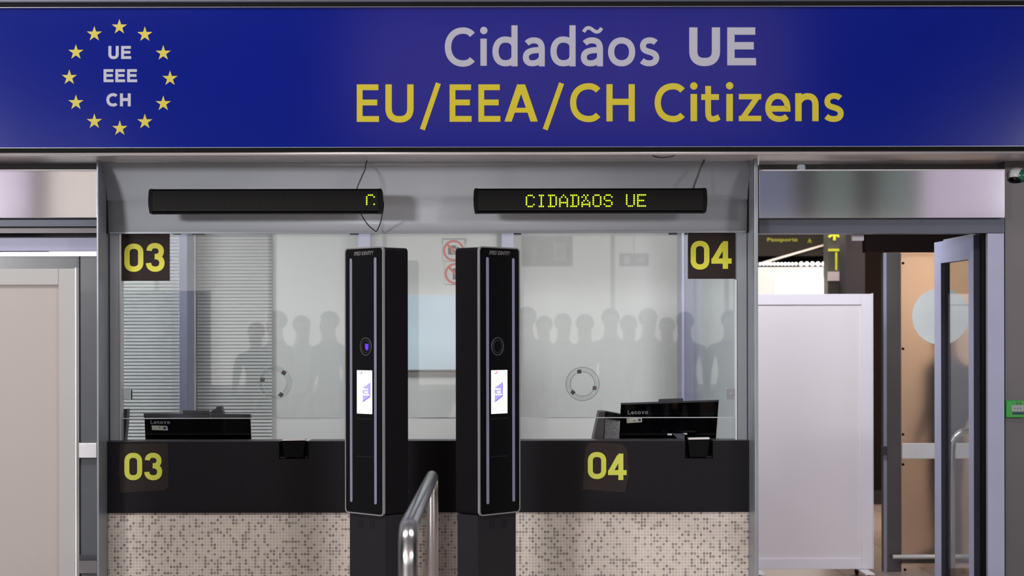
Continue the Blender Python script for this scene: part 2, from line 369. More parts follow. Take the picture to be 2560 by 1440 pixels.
def letters(name, spec, Z, m, parent, th=0.0012, dots=(), extra=None):
    bm = bmesh.new()
    fn = lambda p: W(p[0], p[1], Z)
    for s in spec: add_quads(bm, letter_quads(*s), fn, Vector((0, -th, 0)))
    for (cx, cy, r) in dots: addprism(bm, [W(cx + r * math.cos(a), cy + r * math.sin(a), Z) for a in [2 * math.pi * k / 24 for k in range(24)]], Vector((0, -th, 0)))
    if extra: add_quads(bm, extra, fn, Vector((0, -th, 0)))
    return emesh(name, bm, m, parent)
def text_bm(body, shear=0.0, offset=0.0):
    cu = bpy.data.curves.new('t', 'FONT'); cu.body = body; cu.shear = shear; cu.offset = offset; cu.resolution_u = 3
    o = bpy.data.objects.new('t', cu); COL.objects.link(o); bpy.context.view_layer.update()
    dg = bpy.context.evaluated_depsgraph_get(); me = bpy.data.meshes.new_from_object(o.evaluated_get(dg))
    bpy.data.objects.remove(o); bm = bmesh.new(); bm.from_mesh(me); bpy.data.meshes.remove(me)
    xs = [v.co.x for v in bm.verts]; ys = [v.co.y for v in bm.verts]
    return bm, (min(xs), max(xs), min(ys), max(ys))
def text_on(name, body, origin, ux, uz, wdt, hgt, m, parent, shear=0.0, offset=0.0, th=0.0008):
    """text filling a wdt x hgt rectangle whose lower-left corner is origin"""
    bm, (a, b, c, d) = text_bm(body, shear, offset); ux = Vector(ux).normalized(); uz = Vector(uz).normalized(); nrm = ux.cross(uz)
    for v in bm.verts: v.co = Vector(origin) + ux * ((v.co.x - a) / (b - a) * wdt) + uz * ((v.co.y - c) / (d - c) * hgt) + nrm * th
    return emesh(name, bm, m, parent)

# ------------------------------------------------------------------ the setting
def struct(o): o['kind'] = 'structure'; return o
struct(box('floor', (-9, -6.2, -0.12), (9, 26, 0), M['floor']))
struct(box('ceiling', (-9, -6.2, 6.0), (9, 9.3, 6.1), M['hall_ceiling']))
struct(box('wall_left', (-9.1, -6.2, 0), (-9, 26, 6.0), M['side_wall']))
struct(box('wall_right', (9, -6.2, 0), (9.1, 26, 6.0), M['side_wall']))
struct(box('wall_rear', (-9, -6.3, 0), (9, -6.2, 6.0), M['rear_wall']))
def glow_panel(name, x0, z0, x1, z1, m):  # added glowing panel on the unseen rear wall, there to be mirrored
    t = struct(thing(name, ((x0 + x1) / 2, -6.15, z0)))
    box('pane', (x0, -6.2, z0), (x1, -6.17, z1), m, t)
    bm = bmesh.new(); n = max(1, round((x1 - x0) / 1.6))
    for k in range(n + 1):
        x = x0 + (x1 - x0) * k / n; addbox(bm, (x - .03, -6.19, z0), (x + .03, -6.14, z1))
    for z in (z0, z1): addbox(bm, (x0 - .03, -6.19, z - .04), (x1 + .03, -6.14, z + .04))
    emesh('glow_panel_frame', bm, M['alu'], t)
glow_panel('glow_panel_1', -6.0, 0.9, 6.4, 3.0, M['rear_white_glow'])  # added glow mirrored in the booth glass behind the silhouettes
glow_panel('glow_panel_2', -8.2, 3.05, -6.05, 4.3, M['rear_lilac'])  # this and the next two: glows added for bright bands in the headers
glow_panel('glow_panel_7', -5.82, 3.05, -4.6, 4.3, M['rear_cream'])
glow_panel('glow_panel_3', 5.80, 3.05, 8.4, 4.3, M['rear_lilac'])
glow_panel('glow_panel_4', -1.7, 4.1, 4.0, 5.9, M['upper_panel'])  # added warm glow whose reflection hazes the middle of the sign

glow_panel('glow_panel_9', 4.45, 3.05, 4.95, 4.3, M['rear_green'])  # dim tinted glows added to band the right header's reflection
glow_panel('glow_panel_10', 5.25, 3.05, 5.74, 4.3, M['rear_green'])
glow_panel('glow_panel_11', 3.3, 3.05, 4.15, 4.3, M['rear_blue'])
# soffit with a half-round front edge: brushed metal underside over the whole front
X0, X1 = -3.3, 3.6
t = struct(thing('trim_1', (0, 9.3, 2.49)))
box('soffit_panel', (X0, 9.32, 2.49), (X1, 10.0, 2.50), M['alu'], t)
bm = bmesh.new(); addtube(bm, [(X0, 9.315, 2.4885), (X1, 9.315, 2.4885)], 0.0115, 16); emesh('rounded_edge', bm, M['alu'], t, True)

# ---- overhead sign
t = thing('overhead_sign', (0.2, 9.29, 2.50), 'long blue overhead sign with yellow stars and Cidadãos UE lettering, above both booths', 'sign')
box('sign_panel', (X0, 9.30, W(1280, 368, 9.29).z), (X1, 9.38, W(1280, 17, 9.29).z), M['sign_blue'], t)
bm = bmesh.new()
zb, zt = W(1280, 368, 9.29).z, W(1280, 17, 9.29).z
addbox(bm, (X0, 9.27, zb - .0215), (X1, 9.39, zb - .0015), .002); addbox(bm, (X0, 9.27, zt + .0015), (X1, 9.39, zt + .017), .002)
emesh('black_frame', bm, M['black'], t)
bm = bmesh.new()
addbox(bm, (X0, 9.285, zb - .002), (X1, 9.30, zb + .0012)); addbox(bm, (X0, 9.285, zt - .0012), (X1, 9.30, zt + .002))
emesh('edge_bead', bm, M['rim'], t)
bm = bmesh.new(); addbox(bm, (X0, 9.26, zt + .0175), (X1, 9.42, zt + .08), .012, 4); emesh('top_rail', bm, M['slate'], t)
SZ = 9.2995
for cx, cy in ((849, 192), (1030, 245), (1161, 378), (1209, 558), (1161, 737), (1030, 866), (852, 913), (671, 864), (540, 730), (493, 551), (540, 372), (671, 242)):
    cx, cy = cx / 2.844, cy / 2.844; pts = []
    for k in range(10):
        r = 20.0 if k % 2 == 0 else 7.7; a = -math.pi / 2 + k * math.pi / 5; pts.append(W(cx + r * math.cos(a), cy + r * math.sin(a), SZ))
    bm = bmesh.new(); c = W(cx, cy, SZ); off = Vector((0, -.0012, 0))
    for k in range(10): addprism(bm, [c, pts[k], pts[(k + 1) % 10]], off)
    emesh('star', bm, M['sign_yellow'], t)
letters('lettering', [('U', 271, 115, 297, 148, 7.5), ('E', 303, 115, 328, 147.5, 7), ], SZ, M['sign_white'], t)
letters('lettering', [('E', 259, 173, 284, 205.5, 7), ('E', 288.5, 173, 313, 205.5, 7), ('E', 318, 173, 343, 205.5, 7)], SZ, M['sign_white'], t)
letters('lettering', [('C', 266, 233, 295, 266.5, 7.5), ('H', 300, 233.5, 327, 266, 7.5)], SZ, M['sign_white'], t)
til = ribbon(bez([(1459, 80), (1466, 66, 1474, 68, 1482, 75), (1490, 82, 1498, 82, 1504, 70)]), 9)
letters('lettering', [('C', 1112, 68.5, 1189, 167, 16), ('i', 1209 - 8, 96.7, 1209 + 8, 164.5, 16), ('d', 1231, 63.3, 1294, 166, 15.5, 0.32), ('a', 1307, 93.5, 1362, 166, 15),
                      ('d', 1376, 63.3, 1439, 166, 15.5, 0.32), ('a', 1452, 93.5, 1507.5, 166, 15), ('o', 1520, 93.5, 1588, 166, 15.5), ('s', 1597, 93.5, 1648, 166, 15)],
        SZ, M['sign_white'], t, dots=[(1209.5, 76.3, 9.3)], extra=til)
letters('lettering', [('U', 1723, 68.5, 1800, 165.5, 20.5), ('E', 1818, 68.5, 1890, 163.5, 18.5)], SZ, M['sign_white'], t)
letters('lettering', [('E', 892, 211, 947.5, 304.8, 14.5), ('U', 963.5, 211, 1034, 306.5, 16), ('/', 1056, 208, 1096, 324, 13), ('E', 1124, 211, 1179, 304.5, 14.5), ('E', 1196, 211, 1251, 304.5, 14.5),
                      ('A', 1261, 211, 1344.5, 304, 17), ('/', 1363, 208, 1404, 324, 13), ('C', 1425, 208, 1503, 305.5, 15.5), ('H', 1516, 210.5, 1587, 303.5, 15.5)], SZ, M['sign_yellow'], t)
letters('lettering', [('C', 1636.5, 208, 1714, 305.5, 15.5), ('i', 1726, 235, 1743, 303, 16.5), ('t', 1753, 215, 1801, 305, 14.5), ('i', 1816, 235, 1832, 303, 16.5), ('z', 1847, 235, 1903, 303, 13.5),
                      ('e', 1913, 233, 1976, 305, 14.5), ('n', 1988, 233, 2046.5, 303, 16), ('s', 2058, 232.5, 2109, 305, 14.5)], SZ, M['sign_yellow'], t, dots=[(1734.5, 215, 9.3), (1824, 214.5, 9.3)])

# ---- booth shell
XL, XR = -1.945, 1.366
t = thing('inspection_booth', (-0.3, 9.95, 0), 'grey double inspection booth with curved fascia between the two side panels', 'booth')
box('side_panel', (XL - .010, 9.69, 0), (XL, 10.15, 2.489), M['panel'], t, .002)
box('side_panel', (XR, 9.69, 0), (XR + .018, 10.15, 2.489), M['panel'], t, .002)
prof = [(9.776, 2.4885), (9.800, 2.462), (9.835, 2.425), (9.862, 2.385), (9.885, 2.345), (9.900, 2.305), (9.906, 2.30), (9.915, 2.25), (9.924, 2.19), (9.930, 2.132)]
bm = bmesh.new(); xa, xb = XL + .003, XR - .006
back = [(p[0] + .012, p[1]) for p in prof]; poly = prof + back[::-1]
A = [bm.verts.new((xa, y, z)) for y, z in poly]; B = [bm.verts.new((xb, y, z)) for y, z in poly]; n = len(poly); k = len(prof)
for i in range(n): bm.faces.new((A[i], A[(i + 1) % n], B[(i + 1) % n], B[i]))
for i in range(k - 1):
    bm.faces.new((A[i], A[n - 1 - i], A[n - 2 - i], A[i + 1])); bm.faces.new((B[i], B[n - 1 - i], B[n - 2 - i], B[i + 1]))
fo = emesh('fascia', bm, M['fascia'], t, False)
for p in fo.data.polygons:
    if abs(p.normal.x) < .5: p.use_smooth = True
box('fascia_seam', (XL + .003, 9.8975, 2.3195), (XR - .006, 9.90, 2.3212), M['post_dark'], t)
for q0, q1 in ((XL, XL + .003), (XR - .006, XR)): box('shadow_gap', (q0, 9.90, 2.13), (q1, 9.94, 2.489), M['black'], t)
pbox('fascia_lip', 274, 578.5, 1864, 583, 9.926, 9.965, M['panel'], t)
# window jambs
for x0, x1 in ((275, 300), (1842, 1867)):
    f = pbox('window_jamb', x0, 583, x1, 1101, 9.95, 10.05, M['panel'], t)
pbox('jamb_bead', 299, 583, 303, 1101, 9.94, 9.99, M['rim'], t)
pbox('jamb_bead', 1838.5, 700, 1842, 1099, 9.94, 9.99, M['whitepl'], t)
for x0, x1 in ((432, 451), (480, 510), (875, 896), (1285, 1303), (1672, 1693), (1712, 1719)): pbox('glass_clip', x0, 582, x1, 586.5, 9.955, 9.975, M['cam_grey'], t)
# roof, corner posts, rear mullions
box('roof', (-2.05, 10.0, 2.49), (1.44, 13.1, 2.53), M['wall'], t)
def zz(px, Z): return W(px, 840, Z).x
for a, b in ((468, 487), (1693, 1712)): box('corner_post', (zz(a, 12.74), 12.44, 0), (zz(b, 12.74), 12.74, 2.49), M['lilac'], t)
for a, b in ((450.5, 468), (1712.5, 1730)): box('post_face', (zz(a, 12.43), 12.43, 0), (zz(b, 12.43), 12.439, 2.49), M['post_dark'], t)
box('post_bead', (zz(487.5, 12.74), 12.70, 0), (zz(490.5, 12.74), 12.74, 2.49), M['whitepl'], t)
for a, b in ((896, 927), (1255, 1284)): box('rear_mullion', (zz(a, 12.7), 12.66, 0), (zz(b, 12.7), 12.74, 2.49), M['lilac'], t)
# side glazing
box('side_window', (-1.975, 10.1, 0.8), (-1.968, 12.44, 2.49), M['glass_side'], t)
box('side_window', (1.338, 10.1, 0.8), (1.345, 12.3, 2.49), M['glass_side'], t)
for s, x in ((-1, -1.975), (1, 1.338)): box('side_base', (x, 10.1, 0), (x + .01, 12.44, 0.79), M['panel'], t)
# rear wall
struct(box('wall_back', (-2.9, 12.80, 0), (1.42, 12.90, 3.0), M['wall']))
struct(box('trim_9', (1.345, 12.74, 0), (1.74, 12.795, 3.0), M['greywall']))
bm = bmesh.new()

def blind(name, px0, px1, Z, z0, z1, label):
    xa, xb = zz(px0, Z), zz(px1, Z); o = thing(name, ((xa + xb) / 2, Z, z0), label, 'window blind', 'venetian blinds behind the left window')
    bm = bmesh.new(); z = z0; a = math.radians(60)
    while z < z1:
        dy, dz = math.cos(a) * .0125, math.sin(a) * .0125
        v = [bm.verts.new(p) for p in ((xa, Z - dy, z - dz), (xb, Z - dy, z - dz), (xb, Z + .001, z + .002), (xa, Z + .001, z + .002), (xa, Z + dy, z + dz), (xb, Z + dy, z + dz))]
        bm.faces.new((v[0], v[1], v[2], v[3])); bm.faces.new((v[3], v[2], v[5], v[4])); z += 0.0225
    emesh('slats', bm, M['blind'], o)
    box('head_rail', (xa, Z - .02, z1), (xb, Z + .02, z1 + .04), M['whitepl'], o); box('bottom_rail', (xa, Z - .012, z0 - .03), (xb, Z + .012, z0 - .015), M['whitepl'], o)
blind('venetian_blind', 255, 449, 12.76, 0.86, 2.30, 'pale horizontal slat blind at the far left, left of the lilac corner post')
blind('venetian_blind', 492, 680, 12.76, 0.86, 2.30, 'pale horizontal slat blind just right of the lilac corner post')

M['gap_backing'] = mat('grey_gap_backing', (140, 142, 146), 0.5)
struct(box('blind_backing', (zz(250, 12.79), 12.785, .8), (zz(680, 12.79), 12.798, 2.34), M['gap_backing']))  # grey sheet added behind the slats so their gaps read darker
# whiteboard + prohibition signs on the rear wall
t = thing('notice_board', (zz(1080, 12.7), 12.75, 1.35), 'pale blue glossy notice board on the rear wall between the two kiosks', 'board')
pbox('board_face', 985, 738, 1190, 924, 12.70, 12.73, M['whiteboard'], t); pbox('board_frame', 982, 735.5, 1193, 926.5, 12.71, 12.795, M['rim'], t)
def prohib(cx, cy, r, kind, label, cat):
    t = thing('prohibition_sign', W(cx, cy, 12.79), label, cat, 'red prohibition signs on the rear wall'); bm = bmesh.new(); Z = 12.785; N_ = 40
    P = lambda rr, a: W(cx + rr * math.cos(a), cy + rr * math.sin(a), Z)
    for k in range(N_):
        a, b = 2 * math.pi * k / N_, 2 * math.pi * (k + 1) / N_; addprism(bm, [P(r, a), P(r, b), P(r * .8, b), P(r * .8, a)], Vector((0, -.002, 0)))
    add_quads(bm, ribbon([(cx - r * .62, cy - r * .62), (cx + r * .62, cy + r * .62)], r * .22), lambda p: W(p[0], p[1], Z), Vector((0, -.003, 0)))
    emesh('red_ring', bm, M['red'], t)
    bm = bmesh.new(); Q = []
    V = Vector
    if kind == 'camera': Q = [(V((cx - 14, cy - 9)), V((cx + 14, cy - 9)), V((cx + 14, cy + 10)), V((cx - 14, cy + 10))), (V((cx - 6, cy - 13)), V((cx + 6, cy - 13)), V((cx + 6, cy - 9)), V((cx - 6, cy - 9)))]
    else: Q = [(V((cx - 6, cy - 13)), V((cx + 7, cy - 13)), V((cx + 7, cy + 15)), V((cx - 6, cy + 15)))]
    add_quads(bm, Q, lambda p: W(p[0], p[1], 12.788), Vector((0, -.003, 0))); emesh('pictogram', bm, M['icon'], t)
    if kind == 'camera':
        o = bmesh.new(); c0 = W(cx, cy + 1, 12.784); R = addlathe(o, c0, (0, -1, 0), [(.017, 0), (.017, .002), (.012, .002), (.012, 0)], 20); emesh('lens_ring', o, M['wall'], t)
    box('backing_plate', (W(cx - r, cy, Z).x, Z + .001, W(cx, cy + r, Z).z), (W(cx + r, cy, Z).x, 12.799, W(cx, cy - r, Z).z), M['wall'], t)
prohib(1134, 626.5, 26.5, 'camera', 'red ring no camera sign, the upper one beside the right kiosk', 'sign')
prohib(1138, 684, 26.5, 'phone', 'red ring no phone sign, the lower one beside the right kiosk', 'sign')
tag(pbox('paper_strip', 1105, 595, 1165, 608, 12.79, 12.798, M['paper']), 'small grey paper strip stuck above the no camera sign', 'paper')

# ---- front glass
t = thing('window_glass', W(1070, 1045, 9.97), 'large clear glass pane hanging over the black counter of both booths', 'glass')
pbox('pane', 304, 584, 1838, 1044, 9.975, 9.985, M['glass'], t)
pbox('polished_edge', 304, 1044, 1838, 1046, 9.972, 9.987, M['edge'], t, .0004)
for x0, x1, sx in ((304, 329, 325), (1815, 1842, 1828)):
    c = pbox('corner_clamp', x0, 970, x1, 998.5, 9.964, 9.972, M['ring'] if x0 < 500 else M['panel'], t, .0015)
    if x0 > 500: lathe('screw', W(1828, 984, 9.964), (0, -1, 0), [(.010, 0), (.010, .003), (.006, .004)], M['paper'], c, 16)
    else: pbox('slot', 328, 974, 330, 999, 9.962, 9.972, M['black'], c)
def speech_ring(cx, cy, clamps, label):
    t = thing('speech_ring', W(cx, cy, 9.95), label, 'speaking hole', 'acrylic speech rings on the glass')
    bm = bmesh.new(); r1, r0 = .0865, .063; R = addlathe(bm, W(cx, cy, 9.975), (0, -1, 0), [(r0, .016), (r0, .024), (r1, .024), (r1, .016), (r0, .016)], 56); emesh('ring', bm, M['glass'], t)
    for rr in (r1, r0):
        bm = bmesh.new(); c = W(cx, cy, 9.95); addtube(bm, [c + Vector((rr * math.cos(a), 0, rr * math.sin(a))) for a in [2 * math.pi * k / 56 for k in range(57)]], .0011, 6, False); emesh('ring_edge', bm, M['wire_pale'] if cx < 1000 else M['wire'], t)
    for (dx, dy, ang) in clamps:
        b2 = bmesh.new(); p = W(cx + dx, cy + dy, 9.95); addbox(b2, (-.010, -.008, -.010), (.010, .026, .010), .002)
        for v in b2.verts: v.co = Matrix.Rotation(math.radians(ang), 3, 'Y') @ v.co + p
        emesh('clamp', b2, M['steel_col'], t)
speech_ring(687, 957, [(22, -25, 30), (-31, -8, 10), (15, 30, 35)], 'clear speech ring on the left pane above counter 03')
speech_ring(1456.5, 960, [(-8, -31, 0), (30, 10, 12), (-24, 21, 40)], 'clear speech ring on the right pane above counter 04')

# ---- counter
zc = W(1070, 1103.5, 9.9).z; zl = W(1070, 1281, 9.9).z
t = thing('service_counter', (-0.3, 9.9, 0), 'long black granite counter on a beige mosaic tiled base', 'counter')
slots = [(697, 771), (1712, 1782)]
xs0 = zz(275.5, 9.9); segs = []; cur = XL + .001
for a, b in slots: segs.append((cur, zz(a, 9.9))); cur = zz(b, 9.9)
segs.append((cur, XR - .001))
zs = W(740, 1148, 9.9).z
bm = bmesh.new(); [addbox(bm, (a, 9.9, zl), (b, 9.945, zc)) for a, b in segs]
for a, b in slots: addbox(bm, (zz(a, 9.9), 9.9, zl), (zz(b, 9.9), 9.945, zs))
emesh('granite_front', bm, M['counter'], t)
bm = bmesh.new(); [addbox(bm, (a, 9.9, zc + .0002), (b, 10.06, zc + .004)) for a, b in segs]; emesh('counter_edge', bm, M['counter_top'], t)
box('tiled_base', (XL + .001, 9.915, 0), (XR - .001, 10.03, zl - .0005), M['mosaic'], t)
dk = thing('desk', (-0.3, 10.45, 0), 'pale desk carrying the monitors behind the black counter', 'desk')
box('desk_top', (-1.94, 10.07, 0.72), (1.33, 10.85, 0.75), M['wall'], dk); box('desk_side', (-1.93, 10.08, 0), (-1.90, 10.8, 0.72), M['wall'], dk); box('desk_side', (1.29, 10.08, 0), (1.32, 10.8, 0.72), M['wall'], dk)
def tray(x0, x1, y0, y1, label):
    t = thing('document_tray', W((x0 + x1) / 2, y1, 9.9), label, 'tray', 'document trays in the counter')
    xa, xb = zz(x0 + .5, 9.9), zz(x1 - .5, 9.9); za, zb = W(x0, y0, 9.9).z, zs + .0005
    bm = bmesh.new(); addbox(bm, (xa, 9.97, zb), (xb, 9.985, zc)); addbox(bm, (xa, 9.902, zb), (xa + .004, 9.985, zc)); addbox(bm, (xb - .004, 9.902, zb), (xb, 9.985, zc)); addbox(bm, (xa, 9.902, zb), (xb, 9.985, zb + .004)); emesh('recess', bm, M['black_gloss'], t)
    pprism('scoop', [(x0 + 8, y0 + 5), (x1 - 8, y0 + 5), (x1 - 13, y1 - 4), (x0 + 13, y1 - 4)], 9.906, 9.95, M['black'], t, .003)
    pprism('steel_rim', [(x0 + 10, y0 + 1), (x1 - 8, y0), (x1 - 8, y0 + 4), (x0 + 10, y0 + 5)], 9.90, 9.96, M['alu'], t)
tray(697, 771, 1097, 1148, 'black document tray cut into the counter below booth 03 glass')
tray(1712, 1782, 1094, 1147, 'black document tray cut into the counter below booth 04 glass')

# ---- number signs and stickers
def numsign(name, px, digits, y0, y1, Z, m1, m2, wd, label, poly=None, th=.004):
    t = thing(name, W((px[0] + px[1]) / 2, y1, Z), label, 'sign' if 'plate' in name else 'sticker', 'dark brown counter number signs' if 'plate' in name else 'worn number stickers on the counter')
    if poly: pprism('backing', poly, Z, Z + th, m1, t)
    else: pbox('backing', px[0], y0, px[1], y1, Z, Z + th, m1, t, .0005)
    letters('numerals', digits, Z - .0002, m2, t)
    return t
numsign('number_plate', (304, 424), [('0', 311, 609, 358.5, 679.5, 13.2), ('3', 365, 607.5, 411.5, 679.5, 13.2)], 585, 702, 9.967, M['brown_sign'], M['lime'], 12, 'brown plate with yellow 03 hanging at the top left of the glass')
numsign('number_plate', (1720, 1839), [('0', 1726.5, 602, 1773.5, 674, 13.2), ('4', 1778.5, 603, 1829, 672, 13.2)], 580, 697, 9.967, M['brown_sign'], M['lime'], 12, 'brown plate with yellow 04 hanging at the top right of the glass')
numsign('number_sticker', (300, 422), [('0', 311, 1132, 355.5, 1200.5, 12.5), ('3', 361, 1132, 405.5, 1200.5, 12.5)], 1112, 1228, 9.8985, M['brown_sticker'], M['lime2'], 12, 'worn sticker with yellow 03 on the black counter front, at left',
        poly=[(300, 1110), (419, 1107), (422, 1180), (420, 1218), (412, 1226), (302, 1232), (297, 1180)], th=.0013)
o4 = numsign('number_sticker', (1458, 1572), [('0', 1469.5, 1130, 1515.5, 1197.5, 12.5), ('4', 1520, 1134, 1566.5, 1200, 12.5)], 1105, 1230, 9.8985, M['brown_sticker'], M['lime2'], 12, 'torn edged sticker with yellow 04 on the black counter front, at right',
        poly=[(1464, 1118), (1474, 1108), (1498, 1106), (1555, 1110), (1568, 1124), (1571, 1170), (1572, 1192), (1567, 1206), (1563, 1231), (1510, 1227), (1457, 1223), (1460, 1160)], th=.0013)

# ---- LED displays
FONT = {'C': '.###.#...##....#....#....#...#.###.', 'I': '.###...#....#....#....#....#...###.', 'D': '####..#..#.#..#.#..#.#..#.#..#####.', 'A': '..#...#.#.#...##...#######...##...#',
        'X': '.#.#.#.#....#...#.#.#...#######...#', 'O': '.###.#...##...##...##...##...#.###.', 'S': '.###.#...##.....###.....##...#.###.', 'U': '#...##...##...##...##...##...#.###.',
        'E': '######....#....####.#....#....#####', 'c': '.###.#...##....#....#....#...#.....', ' ': '.' * 35}
def unlit_mat():
    m = bpy.data.materials.new('led_matrix'); m.use_nodes = True; nt = m.node_tree; N = nt.nodes.new; L = nt.links.new; b = nt.nodes['Principled BSDF']
    tc = N('ShaderNodeTexCoord'); vm = N('ShaderNodeVectorMath'); vm.operation = 'SCALE'; vm.inputs['Scale'].default_value = 1 / .0092; L(tc.outputs['Object'], vm.inputs[0])
    fr = N('ShaderNodeVectorMath'); fr.operation = 'FRACTION'; L(vm.outputs[0], fr.inputs[0]); s = N('ShaderNodeSeparateXYZ'); L(fr.outputs[0], s.inputs[0])
    cb = N('ShaderNodeCombineXYZ'); L(s.outputs[0], cb.inputs[0]); L(s.outputs[2], cb.inputs[1]); d = N('ShaderNodeVectorMath'); d.operation = 'DISTANCE'; d.inputs[1].default_value = (.5, .5, 0); L(cb.outputs[0], d.inputs[0])
    r = N('ShaderNodeValToRGB'); e = r.color_ramp.elements; e[0].position = .3; e[0].color = (*lin((34, 33, 32)), 1); e[1].position = .42; e[1].color = (*lin((17, 17, 17)), 1); L(d.outputs['Value'], r.inputs[0]); L(r.outputs[0], b.inputs['Base Color'])
    b.inputs['Roughness'].default_value = .45; b.inputs['Specular IOR Level'].default_value = .06; return m
M['matrix'] = unlit_mat()
def led(x0, y0, x1, y1, text, tx, ty, label):
    Z = 9.60; t = thing('led_display', W((x0 + x1) / 2, y1, Z), label, 'display', 'led message displays on the fascia')
    z1, z0 = W((x0 + x1) / 2, y0, Z).z, W((x0 + x1) / 2, y1, Z).z; xa, xb = zz(x0 + 11, Z), zz(x1 - 11, Z); h = z1 - z0
    pr = [(Z + .010, z0), (Z, z0 + .012), (Z, z0 + .017), (Z - .001, z0 + h * .5), (Z, z1 - .016), (Z + .012, z1), (Z + .085, z1), (Z + .085, z0)]
    bm = bmesh.new(); addprism(bm, [Vector((xa, y, z)) for y, z in pr], Vector((xb - xa, 0, 0))); emesh('housing', bm, M['black'], t)
    box('matrix_window', (xa, Z - .004, z0 + .019), (xb, Z - .0015, z1 - .010), M['matrix'], t)
    box('lower_bead', (xa, Z - .003, z0 + .015), (xb, Z, z0 + .0168), M['kiosk_post'], t)
    for s, xe in ((-1, xa), (1, xb)):
        w_ = 11 * Z / F
        bm = bmesh.new(); addprism(bm, [Vector((xe, Z - .002, z0 - .001)), Vector((xe + s * w_ * .7, Z - .002, z0)), Vector((xe + s * w_ * .95, Z - .002, z0 + h * .3)), Vector((xe + s * w_, Z - .002, z0 + h * .55)), Vector((xe + s * w_ * .9, Z - .002, z1 - .012)), Vector((xe + s * w_ * .7, Z - .002, z1)), Vector((xe, Z - .002, z1 + .001))], Vector((0, .09, 0)))
        bev(bm, .0015); emesh('end_cap', bm, M['black'], t)
    bm = bmesh.new(); p = 4.64
    for i, ch in enumerate(text):
        for k, b in enumerate(FONT[ch]):
            if b == '#':
                c = W(tx + (i * 6 + k % 5) * p, ty + (k // 5) * 4.6 - (i * 6 + k % 5) * .02, Z - .004)
                R = addlathe(bm, c, (0, -1, 0), [(.0043, 0), (.0036, .0012), (.0014, .002)], 8); bm.faces.new(R[-1])
    emesh('lit_message', bm, M['led'], t)
    for fx in (.2, .8):
        x = xa + (xb - xa) * fx; box('bracket', (x - .02, Z + .08, z0 + .03), (x + .02, 9.90, z0 + .045), M['slate'], t)
led(371, 472, 957, 533, 'c', 916.8, 487.8, 'black dot matrix display, nearly blank, over booth 03')
led(1184, 470.5, 1769, 531.5, 'CIDADXOS UE', 1316.2, 488.6, 'black dot matrix display lit with Cidadãos UE over booth 04')
def cable(name, pts, r, m, label): 
    return tag(tube(name, spline([W(*p) for p in pts]), r, m, None, 8), label, 'cable')
cable('display_cable', [(917, 402, 9.70), (914, 415, 9.72), (912, 425, 9.70), (903, 445, 9.67), (893, 470, 9.66), (892, 490, 9.69)], .0035, M['wire'], 'thin cable dropping from the soffit behind the left display')
cable('display_cable', [(954, 500, 9.61), (959, 510, 9.63), (955, 540, 9.72), (950, 560, 9.8), (942, 577, 9.85), (936, 576, 9.85), (920, 562, 9.8), (905, 540, 9.74), (900, 528, 9.69)], .0027, M['wire_black'], 'black cable looping below the right end of the left display')
cable('display_cable', [(1761, 390, 9.72), (1760, 402, 9.72), (1752, 418, 9.71), (1744, 440, 9.70), (1734, 468, 9.69), (1732, 490, 9.68)], .005, M['wire'], 'grey cable bundle dropping to the right display')
cable('soffit_cable', [(1632, 384, 9.36), (1634, 391, 9.5), (1655, 394, 9.58), (1680, 391, 9.52), (1690, 385, 9.38)], .0022, M['wire_black'], 'small black cable loop hanging under the soffit')

